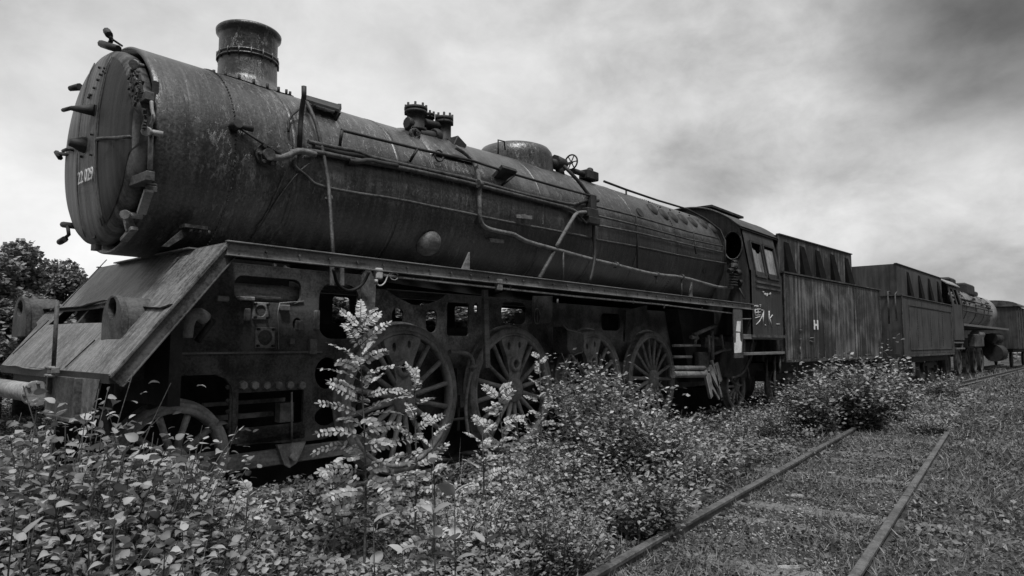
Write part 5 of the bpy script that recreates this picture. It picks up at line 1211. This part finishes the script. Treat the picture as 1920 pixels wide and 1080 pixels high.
B(1040, 4.9, 900, .5, 60, .05, 'leaf', OVAL, 50, 'dark low bush between the forked seedlings and the left near rail', lo=.03)
B(1590, 14.5, 680, .95, 120, .11, 'leaf', OVAL, 80, 'large layered bush growing in front of the first tender', lo=.03)
B(1606, 14.2, 642, .35, 14, .12, 'leaf_m', OVAL, 40, 'narrow leafy top rising out of the bush in front of the first tender', lo=.4)
B(1672, 16.5, 664, .45, 50, .10, 'leaf_m', OVAL, 60, 'bush at the gap between the two tenders', lo=.03)
B(1520, 13.2, 692, .55, 60, .10, 'leaf', OVAL, 60, 'left shoulder bush below the cab end of the first tender', lo=.03)
B(1440, 12.5, 722, .5, 36, .06, 'leaf', OVAL, 44, 'dark weedy bush in the shade below the cab steps')
B(1382, 11.2, 752, .3, 18, .055, 'leaf_m', OVAL, 34, 'small pale sprigs below the board with white paint')
B(1735, 14.2, 776, .40, 40, .06, 'leaf', OVAL, 50, 'dark rounded tuft behind the far end of the near track', lo=.03)
B(1762, 24, 700, .7, 40, .12, 'leaf', OVAL, 40, 'low bush at the foot of the second tender')
# --- broad leaved seedlings in the foreground
def seedling(label, px, dist, top, nl, leaf, lean=0):
    b_ = base_at(px, dist); t = np.array(upto(b_, px+lean, top)); pl = Plant(); n = 10
    P = np.array([b_+(t-b_)*q+np.array([0, 0, 0])+np.array([.03*sin(q*3), .03*sin(q*2.2), 0]) for q in np.linspace(0, 1, n)]); pl.st.tube(P, [.006, .002], 5, cap=False)
    for k in range(nl):
        q = .25+.75*k/(nl-1); p = P[min(int(q*(n-1)), n-1)]; a = k*pi*.55+rng.uniform(-.3, .3)
        for sg in (0, pi): pl.leaves(p[None], np.array([[cos(a+sg), sin(a+sg), .25+.5*q]]), np.array([leaf*rng.uniform(.75, 1.1)*(1-.25*q)]), np.array([rng.uniform(.5, 1)]))
    return pl.finish('seedling', label, 'seedling', 'broad leaved seedlings among the foreground weeds', tuple(b_), BROAD, 'leaf', .35, 1.05)
seedling('upright broad leaved seedling near the bottom edge, left of the forked one', 705, 3.1, 985, 6, .12)
seedling('tall broad leaved seedling with paired leaves in the lower middle', 822, 3.2, 870, 7, .12, -8)
seedling('broad leaved seedling with one long drooping leaf, right of the tall one', 852, 3.1, 930, 6, .13, 6)
seedling('small broad leaved seedling at the bottom edge, beneath the tall one', 760, 2.9, 1040, 4, .10)
seedling('small seedling right of the broad leaved pair, by the bottom edge', 908, 3.0, 1020, 4, .11, 8)
seedling('seedling with narrow leaves in the bottom left corner', 40, 3.0, 1010, 5, .13)
seedling('thin stalked seedling under the dark bush at the left', 215, 3.0, 990, 5, .1)
seedling('seedling between the dark bush and the flat topped sapling', 345, 3.2, 1000, 5, .09)
seedling('arching seedling in front of the equalising beam', 545, 4.3, 960, 6, .07)

# --- ground cover, grass and stones
def in_view(x, y, mrg=.30):
    d = np.stack([x, y, np.full_like(x, 0)], -1)-CAM; zc_ = d@CF; u = (d@CR)/zc_*FPX/1920; v_ = -(d@CU)/zc_*FPX/1920
    return (zc_ > .5) & (np.abs(u) < .5+mrg) & (v_ < 1080/1920/2+.10)
def scatter(n, dmin, dmax, power=1.6):                     # more plants near the camera, as wide as the view
    out = []
    n = int(n*1.3); u = rng.random(n*3); r = (dmin**(2-power)+(dmax**(2-power)-dmin**(2-power))*u)**(1/(2-power))
    a = YAW+rng.uniform(-.95, .95, n*3); x = CAM[0]+r*np.cos(a); y = CAM[1]+r*np.sin(a); k_ = in_view(x, y); return x[k_][:n], y[k_][:n], r[k_][:n]
def zone(x, y):
    d = tdist(x, y); s_ = talong(x, y)
    track = (np.abs(d) < .95) & (s_ < 2.5); right_ = (d < -.75)
    under = (np.abs(y) < .80) & (x < 12)
    return track, right_, under
def cover(name, n, dmin, dmax, leaf, mt, hmax, tmpl, power, sel, kindlab=None, wid=1.0, dens=None, zl=-.1, zh=.7, upj=.6):
    x, y, r = scatter(n, dmin, dmax, power); k_ = sel(x, y)
    if dens is not None: k_ &= rng.random(len(x)) < dens(x, y)
    x, y, r = x[k_], y[k_], r[k_]
    h = hmax(x, y)*rng.random(len(x))**.8; z = gz(x, y)+h
    sz = leaf*rng.uniform(.55, 1.25, len(x))*(1+.05*np.maximum(r-5, 0)); P = np.stack([x, y, z], -1); D = rnd_dirs(len(x), zl, zh); U = np.tile([0, 0, 1.], (len(x), 1))+rng.normal(0, upj, (len(x), 3))
    sh = np.clip(rng.random(len(x))**1.6*.8+.6*(vnoise(x, y, 1.3, 9)-.35), 0, 1)
    o = np_mesh(name, orient(P, D, U, sz, tmpl[0], wid), tmpl[1], mt, sh); return tag(o, kind='stuff')
def left_sel(x, y): t, r_, u = zone(x, y); return ~t & ~r_ & ~u
def mound(x, y): return .22*np.clip(1-np.abs(y+1.5)/1.0, 0, 1)*(x < 9)*(vnoise(x, y, 1.3, 31) > .25)+ .05+.34*np.clip(vnoise(x, y, 1.1, 5)*1.3-.15, 0, 1)*np.clip((x+6)/4, .5, 1)*np.clip(1.2-(x-4)/10, .3, 1)
cover('ground_cover', 240000, 2.4, 30, .050, 'weed', mound, OVAL, 1.7, left_sel, wid=1.3)
cover('creeping_weeds', 26000, 2.4, 9, .085, 'leaf', lambda x, y: mound(x, y)*.9, BROAD, 1.3, left_sel, wid=1.15, dens=lambda x, y: np.clip(vnoise(x, y, .9, 7)*1.6-.35, 0, 1))
def right_sel(x, y): t, r_, u = zone(x, y); return r_ & (tdist(x, y) < -.80)
cover('moss_and_clover', 150000, 3.0, 40, .040, 'moss', lambda x, y: .01+.07*vnoise(x, y, 1.6, 4), OVAL, 1.5, lambda x, y: right_sel(x, y), wid=1.4)
def grass(name, n, dmin, dmax, hgt, sel, dens=None, power=1.5, wd=.05):
    x, y, r = scatter(n, dmin, dmax, power); k_ = sel(x, y)
    if dens is not None: k_ &= rng.random(len(x)) < dens(x, y)
    x, y, r = x[k_], y[k_], r[k_]; D = rnd_dirs(len(x), .45, 1.0); U = rnd_dirs(len(x), -.3, .3)
    P = np.stack([x, y, gz(x, y)-.005], -1); sz = hgt*rng.uniform(.5, 1.4, len(x))*(1+.02*r)
    return tag(np_mesh(name, orient(P, D, U, sz, BL[0], wd*(1+.05*r)), BL[1], 'grass', np.clip(rng.random(len(x))*.8+.3*vnoise(x, y, 1.2, 8)-.05, 0, 1)), kind='stuff')
grass('short_grass', 300000, 3.0, 60, .10, right_sel, wd=.07, dens=lambda x, y: np.clip(vnoise(x, y, 1.4, 21)*1.5-.1, .15, 1))
cover('clover_clumps', 60000, 3.0, 30, .055, 'weed', lambda x, y: .02+.12*vnoise(x, y, .7, 14), OVAL, 1.4, right_sel, wid=1.3, dens=lambda x, y: np.clip(vnoise(x, y, .7, 14)*2.2-1.0, .05, 1))
grass('tall_grass', 60000, 2.6, 45, .20, left_sel, dens=lambda x, y: np.clip(vnoise(x, y, .8, 12)*1.8-.5, .05, 1), wd=.035)
x, y, r = scatter(5000, 3.0, 16, 1.4); k_ = left_sel(x, y) & (rng.random(len(x)) < np.clip(vnoise(x, y, 1.2, 41)*1.6-.5, 0, 1)*.5); x, y = x[k_], y[k_]; D = rnd_dirs(len(x), .6, 1)
tag(np_mesh('dry_stalks', orient(np.stack([x, y, gz(x, y)], -1), D, rnd_dirs(len(x), -.3, .3), rng.uniform(.25, .6, len(x)), BL[0], .012), BL[1], 'chalk', None), kind='stuff')
def track_sel(x, y): t, r_, u = zone(x, y); return t & (np.abs(np.abs(tdist(x, y))-.72) > .06)
cover('track_weeds', 26000, 3.6, 22, .050, 'moss', lambda x, y: .01+.10*vnoise(x, y, 1.1, 16), OVAL, 1.4, track_sel, wid=1.3, dens=lambda x, y: np.clip(vnoise(x, y, 1.1, 16)*2.4-.95, .06, 1))
grass('track_grass', 110000, 3.6, 22, .09, track_sel, dens=lambda x, y: np.clip(vnoise(x, y, 1.5, 26)*1.6-.4, .05, 1), wd=.07)
cover('track_moss', 150000, 3.6, 20, .030, 'moss', lambda x, y: .005+.045*vnoise(x, y, 2.2, 6), OVAL, 1.5, track_sel, wid=1.5, dens=lambda x, y: np.clip(vnoise(x, y, 1.7, 15)*1.8-.15, .2, 1))
# stones
STV = np.array([(1, 0, 0), (-1, 0, 0), (0, 1, 0), (0, -1, 0), (0, 0, .6), (0, 0, -.6)]); STF = [(0, 2, 4), (2, 1, 4), (1, 3, 4), (3, 0, 4), (2, 0, 5), (1, 2, 5), (3, 1, 5), (0, 3, 5)]
x, y, r = scatter(60000, 3.4, 18, 1.4); t, rr_, u = zone(x, y); k_ = (t & (np.abs(np.abs(tdist(x, y))-.72) > .05)) | (rng.random(len(x)) < .012); k_ &= rng.random(len(x)) < np.clip(1.5-vnoise(x, y, 1.7, 15)*1.5, .15, 1)
x, y = x[k_], y[k_]; n = len(x)
V_ = STV[None]*rng.uniform(.5, 1.3, (n, 6, 1)); th = rng.uniform(0, 2*pi, n); c_, s_ = np.cos(th)[:, None], np.sin(th)[:, None]
sz = rng.uniform(.005, .018, n)[:, None]*(1+1.0*(rng.random(n)[:, None] < .04))
Vx = (V_[..., 0]*c_-V_[..., 1]*s_)*sz+x[:, None]; Vy = (V_[..., 0]*s_+V_[..., 1]*c_)*sz+y[:, None]; Vz = V_[..., 2]*sz*.9+(gz(x, y)+.006)[:, None]
tag(np_mesh('ballast_stones', np.stack([Vx, Vy, Vz], -1), STF, 'stone'), kind='stuff')
# a few flat pale stones
for i, (px, py, sx) in enumerate(((1552, 886, .11), (1655, 893, .09), (1760, 897, .09), (1490, 928, .12), (1480, 1062, .09))):
    p = AZ(px, py, -.065); m = MB(); n = 9; ol = [(sx*cos(2*pi*k/n)*random.uniform(.8, 1.1), sx*.45*sin(2*pi*k/n)*random.uniform(.8, 1.1)) for k in range(n)]
    m.plate(ol, [], lambda u, v, w_: (p[0]+u*.65+v*.6, p[1]-u*.75+v*.6, p[2]+w_-.03), .035)
    tag(m.build('flat_stone', 'stone', bevel=.01), ['pale flat stone nearest the left rail on the mossy track bed', 'pale flat stone in the middle of the mossy track bed', 'pale flat stone in the weeds right of the right rail', 'broad flat stone beside the left rail, middle distance', 'small flat stone at the bottom edge between the rails'][i], 'stone')

# --- trees behind
def tree(px, dist, top, W_, label, seed=0, n=9000, leaf=.16, proto=None):
    b_ = base_at(px, dist); b_[2] = -.2; H = upto(b_, px, top)[2]+.2
    o = thing('tree', label, 'tree', tuple(b_), 0, 'trees and shrubs behind the train')
    if proto is not None:
        for ch in proto[0].children:
            c = ch.copy(); C.objects.link(c); c.parent = o; c.scale = (W_/proto[1], W_/proto[1], H/proto[2])
        o.rotation_euler.z = rng.uniform(0, 6); return o
    st = MB(); st.tube([(0, 0, 0), (.05, .03, H*.35), (0, 0, H*.8)], [.14, .04], 8)
    cl = []
    for k in range(46):
        d = rnd_dirs(1, -.5, 1)[0]; q = rng.random()**.4; c = np.array([d[0]*W_*q*.8, d[1]*W_*q*.8, H*.52+d[2]*H*.43*q]); cl.append(c)
        if k < 14: st.tube([(0, 0, H*rng.uniform(.2, .5)), tuple(c*.5+np.array([0, 0, H*.22])), tuple(c)], [.05, .012], 5, cap=False)
    st.build('trunk', 'bark', o)
    cl = np.array(cl); i = rng.integers(0, len(cl), n); rad = rng.uniform(.3, .62, len(cl))*W_*.62
    D = rnd_dirs(n, -1, 1); P = cl[i]+D*(rad[i]*rng.random(n)**.45)[:, None]*np.array([1, 1, .8]); P[:, 2] = np.clip(P[:, 2], .1, H)
    np_mesh('crown', orient(P, rnd_dirs(n, -.6, .6), rnd_dirs(n, 0, 1), leaf*rng.uniform(.6, 1.3, n), RH[0], 1.5), RH[1], 'leaf_d', rng.random(n), o)
    return (o, W_, H)
tp = tree(-5, 17, 446, 1.15, 'tallest tree at the left edge, rising beside the smokebox', n=30000, leaf=.10)
tree(112, 19, 482, 1.1, 'small round topped tree left of the front apron', proto=tp)
tree(50, 18, 545, 1.5, 'low tree between the left edge tree and the round topped one', proto=tp)
tree(150, 20, 560, 1.6, 'low tree behind the front apron', proto=tp)
tree(-50, 15, 470, 1.3, 'tree at the very left edge, partly out of the frame', proto=tp)
THR = ['leftmost of the trees glimpsed under the near locomotive, behind its leading wheel', 'tree seen through the front end of the frame', 'tree behind the row of big bolts in the frame', 'tree seen through the tall rounded frame opening', 'tree seen just left of the first arched frame opening', 'tree seen through the arched frame openings above the first wheel', 'tree seen through the square frame opening', 'tree behind the curved opening above the second wheel', 'tree behind the third big wheel', 'tree behind the fourth big wheel']
for k_, (px, dist, top) in enumerate(((300, 20, 560), (430, 21, 565), (540, 20, 560), (640, 22, 548), (720, 21, 562), (800, 22, 556), (880, 23, 575), (980, 26, 570), (1100, 28, 575), (1240, 30, 580))):
    tree(px, dist, top, 2.3, THR[k_], proto=tp)
x_, y_, r_ = scatter(1, 3, 4)
# hedge bank far right behind the trains
def bank(name, pts, H, W_, n, leaf):
    P = np.array(pts); i = rng.integers(0, len(P)-1, n); f = rng.random(n)[:, None]; Q = P[i]*(1-f)+P[i+1]*f
    hh = H*(.6+.5*vnoise(Q[:, 0], Q[:, 1], .25, 3)); z = rng.random(n)**.8*hh
    V0 = np.stack([Q[:, 0]+rng.normal(0, W_, n), Q[:, 1]+rng.normal(0, W_, n), z-.2], -1)
    return tag(np_mesh(name, orient(V0, rnd_dirs(n, -.6, .6), rnd_dirs(n, 0, 1), leaf*rng.uniform(.6, 1.3, n), RH[0], 1.5), RH[1], 'leaf_d', rng.random(n)), kind='stuff')
bank('distant_hedge', [(-2, 30), (12, 30), (30, 28), (60, 22), (100, 14)], 2.6, 1.2, 40000, .22)
bank('distant_hedge', [(70, -4), (110, -14), (150, -40), (160, -90)], 1.6, 2.0, 20000, .4)
